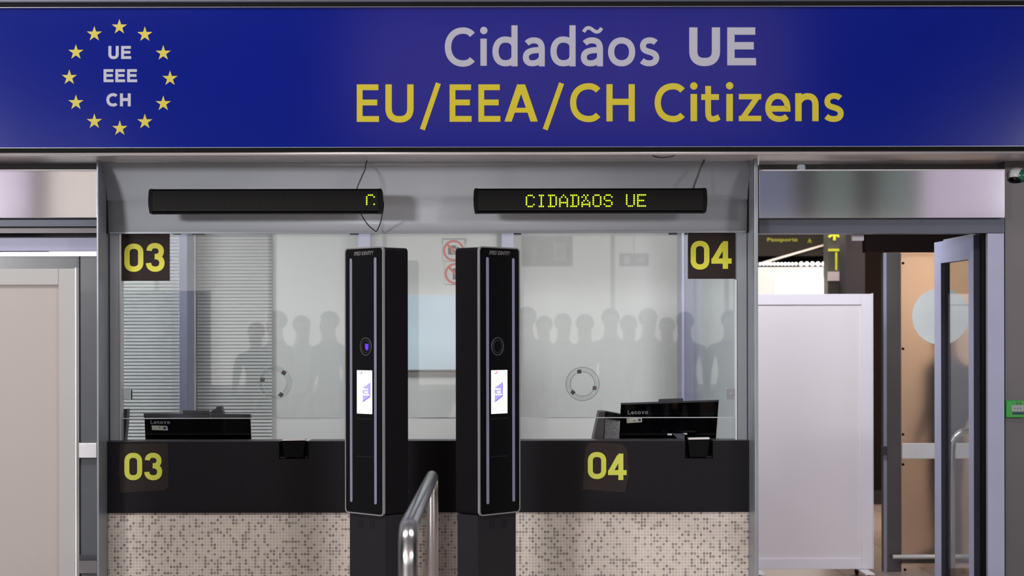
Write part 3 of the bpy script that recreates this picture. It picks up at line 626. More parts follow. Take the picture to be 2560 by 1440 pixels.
# ---- kiosks
def kiosk(mx, label):
    """mx=+1: left kiosk (face turned left); mx=-1: right kiosk (face turned right)"""
    Zc = 9.10; corner = W(957.5 if mx > 0 else 1198.5, 840, Zc); th = math.radians(48)
    u = Vector((-math.cos(th) * mx, math.sin(th), 0)); v = Vector((math.sin(th) * mx, math.cos(th), 0)); z1, z0 = CZ + 225 * Zc / F, CZ - 451 * Zc / F
    Wd, D = .295, .155; nrm = -v
    t = thing('identity_kiosk', (corner + u * Wd / 2 + v * D / 2).to_tuple()[:2] + (0,), label, 'kiosk', 'black face camera kiosks in front of the booths')
    def P(a, b, z): return Vector((corner.x, corner.y, 0)) + u * a + v * b + Vector((0, 0, z))
    def rrect(a0, z0_, a1, z1_, r, b, n=6):
        pts = []
        for cx, cz, s in ((a1 - r, z1_ - r, 0), (a0 + r, z1_ - r, 90), (a0 + r, z0_ + r, 180), (a1 - r, z0_ + r, 270)):
            for k in range(n + 1): an = math.radians(s + 90 * k / n); pts.append(P(cx + r * math.cos(an), b, cz + r * math.sin(an)))
        return pts
    bm = bmesh.new(); addprism(bm, rrect(0.002, z0 + .004, Wd - .002, z1 - .004, .02, .012), v * (D - .012)); emesh('housing', bm, M['kiosk_body'], t)
    bm = bmesh.new(); o_, i_ = rrect(0, z0, Wd, z1, .022, 0), rrect(.006, z0 + .006, Wd - .006, z1 - .006, .017, 0); n = len(o_); d = v * .012
    VO = [[bm.verts.new(p) for p in L_] for L_ in (o_, i_, [p + d for p in o_], [p + d for p in i_])]
    for k in range(n):
        j = (k + 1) % n; O, I, O2, I2 = VO
        bm.faces.new((O[k], O[j], I[j], I[k])); bm.faces.new((O[k], O[j], O2[j], O2[k])); bm.faces.new((I[k], I[j], I2[j], I2[k])); bm.faces.new((O2[k], O2[j], I2[j], I2[k]))
    emesh('silver_rim', bm, M['rim'], t)
    bm = bmesh.new(); addprism(bm, rrect(.006, z0 + .006, Wd - .006, z1 - .006, .017, .002), v * .01); gl = emesh('glass_face', bm, M['black_gloss'], t)
    zpx = lambda y, zz_=9.2: CZ + (PY - y) * zz_ / F
    # light strips, camera ring, screen (a = distance from the near corner)
    for f in (.20, .835):
        a = f * Wd; bm = bmesh.new(); addprism(bm, rrect(a - .0085, zpx(1258), a + .0085, zpx(644), .008, -.0005), v * .002); emesh('light_strip', bm, M['strip'], t)
    ca, cz = .44 * Wd, zpx(866)
    bm = bmesh.new(); addlathe(bm, P(ca, .002, cz), nrm, [(.044, 0), (.044, .004), (.039, .004), (.039, 0)], 40); cr = emesh('camera_ring', bm, M['ringdark'], t)
    bm = bmesh.new(); R = addlathe(bm, P(ca, .002, cz), nrm, [(.030, .001), (.029, .003), (.026, .003)], 32); bm.faces.new(R[-1]); emesh('lens', bm, M['black_gloss'], cr)
    bm = bmesh.new(); addlathe(bm, P(ca, .002, cz), nrm, [(.0305, 0), (.0305, .0035), (.0285, .0035), (.0285, 0)], 32); emesh('inner_ring', bm, M['ringdark'], cr)
    if mx > 0:
        bm = bmesh.new(); addprism(bm, [P(ca - .008 + a, -.0022, cz + z) for a, z in ((-.012, .012), (.012, .014), (.012, -.008), (.004, -.018), (-.005, -.018), (-.012, -.008))], v * .001); emesh('violet_glint', bm, M['glint_violet'], cr)  # glint painted on the lens as a glowing patch, not a lamp
    s0, s1 = .29 * Wd, .68 * Wd; za, zb = zpx(1034), zpx(925.5)
    bm = bmesh.new(); addprism(bm, rrect(s0, za, s1, zb, .001, .0005), v * .002); sc = emesh('screen', bm, M['screen'], t)
    # as seen by the user the left-to-right direction on the face:
    L0, L1 = (s1, s0) if mx > 0 else (s0, s1)
    def Q(fx, fy, b=-.0006): return P(L0 + (L1 - L0) * fx, b, zb + (za - zb) * fy)
    bm = bmesh.new(); addprism(bm, [Q(.40 - .2 * (mx < 0), .40), Q(.90 - .2 * (mx < 0), .27), Q(.90 - .2 * (mx < 0), .60), Q(.40 - .2 * (mx < 0), .73)], v * .001); emesh('emblem', bm, M['scr_violet'], sc)
    bm = bmesh.new(); o = .2 * (mx < 0)
    addprism(bm, [Q(.865 - o, .285, -.0008), Q(.90 - o, .27, -.0008), Q(.90 - o, .60, -.0008), Q(.865 - o, .60, -.0008)], v * .001)
    addprism(bm, [Q(.90 - o, .585, -.0008), Q(.90 - o, .61, -.0008), Q(.40 - o, .74, -.0008), Q(.40 - o, .715, -.0008)], v * .001); emesh('emblem_edge', bm, M['scr_violet2'], sc)
    ux = (L1 - L0) / abs(L1 - L0) * u
    for k, (word, wf) in enumerate((('Entry', .34), ('Exit', .24), ('System', .42))):
        fx = .43 - o + (.10 if k == 1 else 0); pw = abs(L1 - L0) * wf
        text_on('screen_text', word, Q(fx, .462 + k * .062, -.0012), ux, (0, 0, 1), pw, .0105, M['screen'], sc, 0, .02, .0004)
    bm = bmesh.new(); addprism(bm, [Q(.30, .025), Q(.35, .025), Q(.35, .075), Q(.28, .085), Q(.30, .06)], v * .001); emesh('crest', bm, M['scr_red'], sc)
    bm = bmesh.new(); addprism(bm, [Q(.20, .06), Q(.25, .04), Q(.26, .09), Q(.22, .10)], v * .001); addprism(bm, [Q(.21, .118), Q(.25, .118), Q(.24, .13), Q(.22, .13)], v * .001); emesh('crest', bm, M['scr_green'], sc)
    bm = bmesh.new()
    for k in range(7):
        f = .32 + k * .085; addprism(bm, [Q(f, .905), Q(f + .05, .905), Q(f + .05, .925), Q(f, .925)], v * .001); addprism(bm, [Q(f, .94), Q(f + .055, .94), Q(f + .055, .965), Q(f, .965)], v * .001)
    emesh('footer_logos', bm, M['scr_grey'], sc)
    ww = .152; a0 = (Wd - .07) if mx > 0 else .07; zt_ = zpx(636)
    text_on('brand_text', 'SPEED IDENTITY', P(Wd / 2 + (ww / 2 if mx > 0 else -ww / 2), -.0004 + .002, zt_ - .002), ux, (0, 0, 1), ww, .018, M['rim'], t, .25, .01, .0006)
    # outline of the document reader below the screen
    bm = bmesh.new(); r1 = rrect(s0 - .008, zpx(1142), s1 + .012, zpx(1046), .008, .0012); r2 = rrect(s0 - .0065, zpx(1140.5), s1 + .0105, zpx(1047.5), .007, .0012)
    VO = [[bm.verts.new(p) for p in L_] for L_ in (r1, r2)]
    for k in range(len(r1)): bm.faces.new((VO[0][k], VO[0][(k + 1) % len(r1)], VO[1][(k + 1) % len(r1)], VO[1][k]))
    emesh('reader_outline', bm, M['kiosk_post'], t)
    # supporting column
    bm = bmesh.new(); addprism(bm, [P(.008, .020, 0), P(Wd - .012, .020, 0), P(Wd - .012, D - .004, 0), P(.008, D - .004, 0)], Vector((0, 0, z0 + .003))); co = emesh('column', bm, M['kiosk_post'], t)
    bm = bmesh.new()
    for g in (.36, .66):
        for i in range(3):
            for j in range(5 - i % 2):
                c = P(Wd * g + (i - 1) * .014, .0195, zpx(1303) - j * .009 - i * .003); addprism(bm, [c, c + u * .004, c + u * .004 + Vector((0, 0, .005)), c + Vector((0, 0, .005))], v * .001)
    emesh('speaker_holes', bm, M['black_gloss'], co)
    bm = bmesh.new(); addprism(bm, [P(-.03, -.03, 0), P(Wd + .03, -.03, 0), P(Wd + .03, D + .03, 0), P(-.03, D + .03, 0)], Vector((0, 0, .012))); emesh('base_plate', bm, M['kiosk_post'], t)
kiosk(1, 'black kiosk with its glass face turned left, in front of booth 03')
kiosk(-1, 'black kiosk with its glass face turned right, in front of booth 04')

# ---- handrail
n0 = W(1021, 1322, 5.35); f0 = W(1080.5, 1190, 8.45)
def elbow(a, b, c, r, n=8):
    a, b, c = Vector(a), Vector(b), Vector(c); d1 = (a - b).normalized() * r; d2 = (c - b).normalized() * r
    return [(b + d1) * (1 - s) ** 2 + b * 2 * s * (1 - s) + (b + d2) * s * s for s in [k / n for k in range(n + 1)]]
A0 = (n0.x, n0.y, 0); B0 = (f0.x, f0.y, 0)
pts = [Vector(A0)] + elbow(A0, n0, f0, .10) + elbow(n0, f0, B0, .07) + [Vector(B0)]
t = thing('handrail', (n0.x, n0.y, 0), 'polished steel tube handrail running away between the two kiosks', 'railing')
tube('rail', pts, .0265, M['chrome'], t, 28)
for p in (A0, B0): lathe('floor_flange', p, (0, 0, 1), [(.05, 0), (.05, .008), (.03, .012)], M['chrome'], t, 28)

# ---- monitors
def monitor(top, ZZ, body, handle, logo, lab, label, extra=None):
    t = thing('computer_monitor', W((body[0][0] + body[1][0]) / 2, 1100, ZZ)[:2] + (0.75,) if False else Vector((W((body[0][0] + body[1][0]) / 2, 1100, ZZ).x, ZZ + .05, .75)), label, 'monitor', 'black computer monitors seen from the back')
    pprism('screen_back', body, ZZ, ZZ + .03, M['black_gloss'], t, .002)
    pprism('top_bezel', top, ZZ - .002, ZZ + .045, M['cam_grey'], t)
    pprism('webcam_bar', handle, ZZ - .004, ZZ + .02, M['cam_grey'], t, .002)
    cx = (body[0][0] + body[1][0]) / 2; x = W(cx, 1100, ZZ).x
    st = box('stand', (x - .04, ZZ + .028, .76), (x + .04, ZZ + .05, 1.0), M['black'], t); box('stand_foot', (x - .12, ZZ - .05, .75), (x + .12, ZZ + .15, .762), M['black'], t, .003)
    letters('brand_text', logo, ZZ - .0002, M['logo_grey'], t, .0012)
    l = pprism('asset_label', lab, ZZ - .0018, ZZ - .0004, M['label_cream'], t)
    (ax, ay), (bx, by) = lab[0], lab[1]; w_ = bx - ax
    pprism('label_flag', [(bx - w_ * .25, by + 2.5), (bx - w_ * .07, by + 2.5), (bx - w_ * .07, by + 8), (bx - w_ * .25, by + 8)], ZZ - .0025, ZZ - .0018, M['label_blue'], l)
    pprism('label_print', [(ax + w_ * .45, ay + 4.5), (ax + w_ * .58, ay + 4.5), (ax + w_ * .58, ay + 7), (ax + w_ * .45, ay + 7)], ZZ - .0025, ZZ - .0018, M['icon'], l)
    return t
def lenovo(x, y, s, dy):
    """spells the maker's name as on the casing; s = px per unit of cap height"""
    out = []; X = x
    for ch, wd_, top in (('L', .62, 0), ('e', .66, .3), ('n', .6, .3), ('o', .7, .3), ('v', .7, .3), ('o', .7, .3)):
        yy = y + dy * (X - x); out.append((ch, X, yy + top * s, X + wd_ * s, yy + s, 1.9)); X += (wd_ + .17) * s
    return out
monitor([(359, 1034), (625, 1036), (627, 1047), (360, 1047)], 10.30, [(361, 1046), (626, 1046), (629, 1120), (364, 1120)], [(457, 1025.5), (523, 1026.5), (522, 1036), (457, 1035)],
        lenovo(376.5, 1050, 10, 0), [(379, 1063.5), (418, 1065), (420, 1076), (380, 1075)], 'low black monitor back behind the glass of booth 03')
monitor([(1553, 1008), (1798, 1000), (1797, 1004), (1553, 1012)], 10.25, [(1552.5, 1011), (1797, 1003), (1788, 1125), (1546, 1125)], [(1647, 998), (1708, 995.5), (1708, 1006), (1647, 1008)],
        lenovo(1569.5, 1025.5, 10.5, -.02), [(1566, 1046), (1605, 1044.5), (1605, 1055.5), (1567, 1058)], 'tilted black monitor back behind the glass of booth 04')
t = thing('card_reader', Vector((W(545, 1030, 10.45).x, 10.45, .75)), 'dark camera head poking up behind the booth 03 monitor', 'camera')
pprism('head', [(524, 1030), (541, 1021), (540, 1017), (553, 1016), (558, 1033), (558, 1045), (524, 1045)], 10.42, 10.5, M['cam_grey'], t, .002)
p = W(541, 1045, 10.46); box('stand', (p.x - .01, 10.45, .75), (p.x + .01, 10.47, p.z), M['cam_grey'], t)
t = thing('desk_printer', Vector((W(1517, 1100, 10.2).x, 10.3, .75)), 'grey slanted device with perforated side left of the booth 04 monitor', 'device')
pprism('casing', [(1499, 1029), (1513, 1028.5), (1508, 1100), (1508, 1140), (1480, 1140), (1484, 1098)], 10.16, 10.36, M['steel_col'], t, .003)
pprism('perforated_panel', [(1513, 1045), (1549, 1050), (1547, 1140), (1508, 1140)], 10.17, 10.33, M['mesh_grey'], t)
pprism('top_cover', [(1513, 1029), (1552, 1036), (1550, 1052), (1512, 1046)], 10.165, 10.34, M['black'], t)
p = W(1515, 1140, 10.2); box('base', (p.x - .07, 10.18, .75), (p.x + .09, 10.34, p.z + .01), M['cam_grey'], t)
t = thing('desk_telephone', Vector((W(311, 1100, 10.2).x, 10.22, .75)), 'dark upright gadget leaning at the left jamb of booth 03', 'device')
pprism('body', [(307, 1023), (318, 1023), (316, 1060), (308, 1140), (303, 1140), (303, 1060)], 10.18, 10.26, M['cam_grey'], t, .002)
p = W(306, 1138, 10.2); box('foot', (p.x - .03, 10.18, .75), (p.x + .03, 10.28, p.z + .01), M['cam_grey'], t)
t = thing('passport_scanner', Vector((W(1690, 1090, 10.1).x, 10.1, .75)), 'small grey clamp arm on the desk behind the booth 04 tray', 'device')
pprism('arm', [(1681, 1084), (1711, 1084), (1712, 1100), (1698, 1100)], 10.10, 10.12, M['slate'], t); pprism('bracket_tip', [(1669, 1084), (1680, 1084), (1680, 1088), (1669, 1088)], 10.10, 10.115, M['whitepl'], t)
pprism('bracket_tip', [(1708, 1083), (1718, 1083), (1718, 1086.5), (1708, 1086.5)], 10.10, 10.115, M['whitepl'], t); p = W(1703, 1100, 10.11); box('post', (p.x - .01, 10.10, .75), (p.x + .01, 10.12, p.z), M['slate'], t)

# ---- partition boards
def board(x0, y0, x1, ybot, Z, mf, mp, label, fw, left_edge):
    c = W((x0 + x1) / 2, ybot, Z); t = thing('partition_screen', (c.x, Z, 0), label, 'partition', 'white wheeled partition screens')
    p0, p1 = pxb(x0, y0, x1, ybot, Z, Z + .04); p0 = (left_edge, p0[1], p0[2]); k = fw * Z / F
    box('panel', (p0[0] + k, Z + .014, p0[2] + k), (p1[0] - k, Z + .03, p1[2] - k), mp, t)
    box('stile', (p0[0], Z, p0[2]), (p0[0] + k, Z + .045, p1[2]), mf, t, .003); box('stile', (p1[0] - k, Z, p0[2]), (p1[0], Z + .045, p1[2]), mf, t, .003)
    box('rail', (p0[0] + k, Z + .001, p1[2] - k), (p1[0] - k, Z + .044, p1[2]), mf, t, .003); box('rail', (p0[0] + k, Z + .001, p0[2]), (p1[0] - k, Z + .044, p0[2] + k), mf, t, .003)
    box('edge_profile', (p1[0] + .0005, Z - .003, p0[2]), (p1[0] + .006, Z + .048, p1[2] + .004), M['whitepl'], t)
    for fx in (p0[0] + .08, p1[0] - .06):
        f = box('foot', (fx - .03, Z - .22, p0[2] - .014), (fx + .03, Z + .26, p0[2] - .002), M['whitepl'], t, .003)
        for yy in (Z - .19, Z + .23):
            r = (p0[2] - .015) / 2
            lathe('wheel', (fx - .012, yy, r), (1, 0, 0), [(r * .6, 0), (r, .004), (r, .020), (r * .6, .024)], M['tire'], t, 20)
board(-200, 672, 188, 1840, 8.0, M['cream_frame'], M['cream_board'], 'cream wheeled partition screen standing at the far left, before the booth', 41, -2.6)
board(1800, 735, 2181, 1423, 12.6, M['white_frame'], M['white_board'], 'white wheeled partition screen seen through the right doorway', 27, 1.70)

# ---- left doorway
struct(pbox('trim_2', -400, 425, 241.5, 545, 9.74, 9.90, M['steel'], None, .0015))
struct(pbox('trim_3', -400, 546, 241.5, 566, 9.82, 10.0, M['slate'])); 
struct(pbox('trim_4', -400, 566.5, 241.5, 583, 9.90, 10.0, M['steel_col']))
struct(pbox('window_5', -400, 408, 241.5, 424, 9.90, 9.92, M['door_grey']))
t = struct(thing('door_1', W(100, 1440, 10.05)))
pbox('track', -400, 584, 241.5, 592, 9.93, 10.02, M['black_gloss'], t)
pbox('track_cover', -400, 593, 241.5, 627.5, 9.98, 10.03, M['lilac'], t)
pbox('top_rail', -400, 630, 241.5, 641, 10.02, 10.06, M['rim'], t)
a, b = pxb(-400, 641, 241.5, 1440, 10.035, 10.05); box('pane', (a[0], a[1], .06), b, M['door_grey'], t)
a, b = pxb(192, 641, 198, 1440, 10.02, 10.06); box('stile', (a[0], a[1], .0), b, M['slate'], t)
pbox('push_bar', -400, 1108, 242, 1146, 9.985, 10.034, M['rim'], t, .004); tube('kick_rail', [W(-400, 1395, 10.0), W(242, 1395, 10.0)], .016, M['chrome'], t)
pbox('kick_plate', -400, 1402, 242, 1434, 9.99, 10.034, M['steel_col'], t)
struct(box('wall_front_left', (-9, 9.9, 0), (-3.35, 10.0, 6.0), M['rear_wall']))
struct(box('wall_front_right', (3.65, 9.9, 0), (9, 10.0, 6.0), M['rear_wall']))
struct(box('wall_above', (-3.35, 9.5, 3.3), (3.65, 9.6, 6.0), M['rear_wall']))

# ---- right doorway
struct(pbox('trim_5', 1898, 425, 2512.5, 545, 9.74, 9.90, M['steel'], None, .0015))
M['smoky'] = mat('smoky_transom', (112, 110, 112), 0.25, alpha=0.72)
struct(pbox('window_6', 1898, 408, 2506, 424, 9.92, 9.93, M['smoky']))
struct(pbox('header_glint_1', 1898, 423.5, 2512.5, 426.5, 9.735, 9.745, M['whitepl'])); struct(pbox('header_glint_2', -400, 424, 241.5, 426.5, 9.735, 9.745, M['whitepl']))  # white strips painted in for the glint along both header tops
t = struct(thing('door_2', W(2490, 1440, 9.85)))
pbox('head_frame', 1898, 545.5, 2511, 583, 9.80, 9.92, M['slate'], t)
a, b = pxb(2470, 583.5, 2511, 1440, 9.80, 9.92); box('jamb', (a[0], a[1], 0), b, M['lilac'], t, .001)
a, b = pxb(2460, 583.5, 2469.5, 1440, 9.84, 9.92); box('door_seal', (a[0], a[1], 0), b, M['black'], t)
# open leaf, swung away from the camera around the right jamb
hx0 = zz(2434, 9.93); hx1 = zz(2457, 9.93); Yn, Yf = 9.93, 10.72
zt_ = W(2440, 588, 9.93).z; xf = zz(2336, 10.72); th_ = hx1 - hx0
dirv = Vector((xf - hx0, Yf - Yn, 0)).normalized(); wid = (Vector((xf, Yf, 0)) - Vector((hx0, Yn, 0))).length
side = Vector((dirv.y, -dirv.x, 0))
def leafbox(bm, a0, a1, z0, z1, d0=0, d1=None):
    d1 = th_ if d1 is None else d1; o = Vector((hx0, Yn, 0))
    addprism(bm, [o + dirv * a + side * d + Vector((0, 0, z0)) for a, d in ((a0, d0), (a1, d0), (a1, d1), (a0, d1))], Vector((0, 0, z1 - z0)))
lf = struct(thing('door_3', (hx0, Yn, 0)))
bm = bmesh.new(); leafbox(bm, 0, .095, .01, zt_); leafbox(bm, wid - .14, wid, .01, zt_); leafbox(bm, .095, wid - .14, zt_ - .12, zt_); leafbox(bm, .095, wid - .14, .01, .10); emesh('leaf_frame', bm, M['lilac'], lf)
bm = bmesh.new(); leafbox(bm, -.002, -.0005, .01, zt_); leafbox(bm, wid - .15, wid - .141, .10, zt_ - .12); emesh('edge_strip', bm, M['navy'], lf)
bm = bmesh.new(); leafbox(bm, .095, wid - .15, .10, zt_ - .12, th_ * .4, th_ * .55); emesh('pane', bm, M['glass_leaf'], lf)
bm = bmesh.new(); leafbox(bm, .0, wid * .8, zt_ + .001, zt_ + .009, th_ * .2, th_ * .8); emesh('door_closer', bm, M['rim'], lf)
# steel column at the right with alarm lamp and call point
struct(pbox('trim_6', 2513, 384, 2700, 1700, 9.82, 10.0, M['steel_col']))
t = thing('alarm_beacon', W(2541, 440, 9.8), 'white and green domed beacon on the steel column at top right', 'lamp')
c = W(2543, 438, 9.82); bm = bmesh.new(); bmesh.ops.create_uvsphere(bm, u_segments=28, v_segments=16, radius=1)
for v in bm.verts: v.co = Vector((v.co.x * .052, v.co.y * .05, v.co.z * .040)) + c
emesh('dome', bm, M['whitepl'], t, True)
bm = bmesh.new(); bmesh.ops.create_uvsphere(bm, u_segments=28, v_segments=16, radius=1)
for v in bm.verts: v.co = Vector((v.co.x * .040, v.co.y * .046, v.co.z * .036)) + c + Vector((.014, -.010, -.004))
emesh('green_lens', bm, M['green_lens'], t, True)
bm = bmesh.new(); bmesh.ops.create_uvsphere(bm, u_segments=24, v_segments=12, radius=1)
for v in bm.verts: v.co = Vector((v.co.x * .038, v.co.y * .035, v.co.z * .022)) + c + Vector((-.008, -.013, -.020))
emesh('dark_base', bm, M['black_gloss'], t, True)
t = thing('call_point', W(2540, 1043, 9.8), 'green emergency call point box on the right steel column', 'call point')
pbox('box', 2517, 1001, 2566, 1044, 9.78, 9.82, M['green'], t, .004); pbox('press_plate', 2529, 1013, 2560, 1029, 9.776, 9.781, M['paper'], t, .001)
bm = bmesh.new()
for x in (2537, 2544, 2551): addlathe(bm, W(x, 1021, 9.776), (0, -1, 0), [(.003, 0), (.003, .001), (0, .001)], 10)
for x in (2541, 2549): addbox(bm, *pxb(x, 1005.5, x + 4, 1011, 9.778, 9.780))
emesh('icons', bm, M['icon'], t); pbox('lower_slot', 2531, 1031, 2560, 1036, 9.778, 9.781, M['label_blue'], t)

# ---- beyond the right doorway
t = struct(thing('door_4', W(2300, 1432, 13.0)))
a, b = pxb(2209, 632, 2253, 1440, 13.0, 13.08); box('stile', (a[0], a[1], .0), (b[0], b[1], b[2]), M['steel_col'], t, .004)
a, b = pxb(2209, 632, 2217, 1440, 12.99, 13.0); box('stile_edge', (a[0], a[1], .0), b, M['lilac'], t)
M['frost'] = mat('frosted_glass', (245, 238, 232), 0.33, trans=1.0, var=0.01)
a, b = pxb(2254, 633, 2560, 1432, 13.03, 13.04); box('frosted_pane', (a[0], a[1], .04), b, M['frost'], t)
bm = bmesh.new(); addlathe(bm, W(2351, 791, 13.028), (0, -1, 0), [(.0001, 0), (71 * 13.03 / F, 0), (71 * 13.03 / F, .003), (.0001, .003)], 56); emesh('white_dot', bm, M['dot'], t)
pbox('push_bar', 2256, 1108, 2560, 1147, 12.95, 13.0, M['whitepl'], t, .006)
tube('kick_rail', [W(2232, 1392, 12.96), W(2600, 1390, 12.96)], .014, M['whitepl'], t)  # chrome rail coloured white to stand in for its highlight
pbox('kick_plate', 2254, 1398, 2560, 1408, 12.98, 13.02, M['steel_col'], t)
for y in (658, 872, 1086, 1161, 1424): lathe('hinge_pin', W(2257 if y < 1400 else 2262, y, 12.99), (0, -1, 0), [(.009, 0), (.009, .01), (.004, .012)], M['black'], t, 12)
pbox('latch', 2205, 1116, 2218, 1138, 12.95, 12.985, M['cam_grey'], t, .002); tube('hand_loop', [W(2380, 1440, 12.7), W(2380, 1130, 12.7)] + spline([W(2380, 1130, 12.7), W(2384, 1100, 12.7), W(2400, 1083, 12.7), W(2420, 1078, 12.7), W(2470, 1077, 12.7)])[1:], .022, M['chrome'], t)
struct(box('wall_warm', (zz(2215, 15.2), 15.2, 0), (6.0, 15.3, 3.0), M['beige']))
a, b = pxb(2163, 560, 2600, 630, 13.05, 13.15); struct(box('trim_7', (a[0] , a[1], a[2]), (4.2, 13.15, 2.95), M['brown']))
a, b = pxb(2110, 560, 2230, 1262, 18.2, 18.3); struct(box('wall_brown', (a[0], 18.2, 0), (zz(2400, 18.2), 18.3, 3.6), M['brown']))
struct(box('baseboard_back', (zz(2110, 18.15), 18.15, 0), (zz(2400, 18.15), 18.19, W(2190, 1226, 18.15).z), M['baseboard']))
struct(box('wall_far', (-9, 25.9, 0), (9, 26, 6), M['brown']))
struct(pbox('trim_8', 2116, 500, 2163, 1420, 15.5, 15.8, M['col_dark']))
tag(pbox('door_buffer', 2132, 583, 2160, 601.5, 9.93, 9.97, M['white_frame'], None, .001), 'small grey box fixed under the right door head frame', 'fitting')
t = thing('direction_totem', W(2093, 1300, 15.9), 'dark green pillar sign with yellow arrow beyond the white partition', 'sign')
pbox('pillar', 2070, 540, 2115.5, 1410, 15.9, 16.1, M['totem'], t)
bm = bmesh.new(); fn = lambda p: W(p[0], p[1], 15.89)
add_quads(bm, ribbon([(2086, 601), (2086, 583)], 7) + ribbon([(2072, 593), (2086, 582), (2098, 592)], 6) + ribbon([(2070, 625), (2115, 625)], 6) + ribbon([(2090.5, 631), (2090.5, 675)], 5), fn, Vector((0, -.003, 0))); emesh('arrow_marks', bm, M['yellow_text'], t)
pbox('white_plate', 2070, 679, 2115.5, 702, 15.87, 15.89, M['white_frame'], t)
t = thing('lit_counter', W(1980, 740, 17), 'bright white lit stall seen beyond the white partition', 'stall')
a, b = pxb(1850, 667.5, 2082, 1300, 17, 17.5); box('cabinet', (a[0], a[1], 0), b, M['lit'], t)
pbox('inner_panel', 1936, 694, 2068, 738, 16.98, 17.0, M['bulb'], t)
for i in range(18):
    x = 1900 + i * 9.0 if i < 11 else 2003 + (i - 11) * 14; r = .015 if i < 11 else .021
    bm = bmesh.new(); bmesh.ops.create_uvsphere(bm, u_segments=12, v_segments=8, radius=r)
    p = W(x, 660, 17.05)
    for v in bm.verts: v.co += p
    if x < 2084: emesh('globe_bulb', bm, M['bulb'], t, True)
    else: bm.free()
t = thing('hanging_sign', W(1980, 600, 19), 'dark hanging sign with blurred yellow writing at the top of the doorway', 'sign')
pbox('board', 1850, 540, 2072, 640, 19, 19.1, M['hall_dark'], t)
p0 = W(1918, 606, 18.99); text_on('yellow_writing', 'Passports', p0, (1, 0, 0), (0, 0, 1), .30, .045, M['yellow_text'], t, 0, .02)
p0 = W(2019, 607, 18.99); text_on('yellow_writing', 'A', p0, (1, 0, 0), (0, 0, 1), .04, .04, M['yellow_text'], t, 0, .02)
bm = bmesh.new(); addprism(bm, [W(1905, 655, 18.9), W(2072, 607, 18.9), W(2072, 611, 18.9), W(1905, 660, 18.9)], Vector((0, .03, 0))); emesh('edge_rail', bm, M['alu'], t)
for x in (1900, 2050):
    p = W(x, 541, 19.05); tube('hanger', [p, (p.x, p.y, 4.5)], .01, M['alu'], t, 8)
struct(box('trim_10', (1.5, 10.1, 3.3), (5.5, 20, 3.4), M['hall_dark']))
t = thing('globe_lamp', W(2005, 420, 14), 'bright globe lamp glowing behind the transom above the right door', 'lamp')
bm = bmesh.new(); bmesh.ops.create_uvsphere(bm, u_segments=20, v_segments=12, radius=.030); p = W(2003, 419, 14)
for v in bm.verts: v.co += p
emesh('globe', bm, M['lamp_glow'], t, True); tube('stem', [p + Vector((0, 0, .02)), (p.x, p.y, 3.3)], .006, M['black'], t, 8)

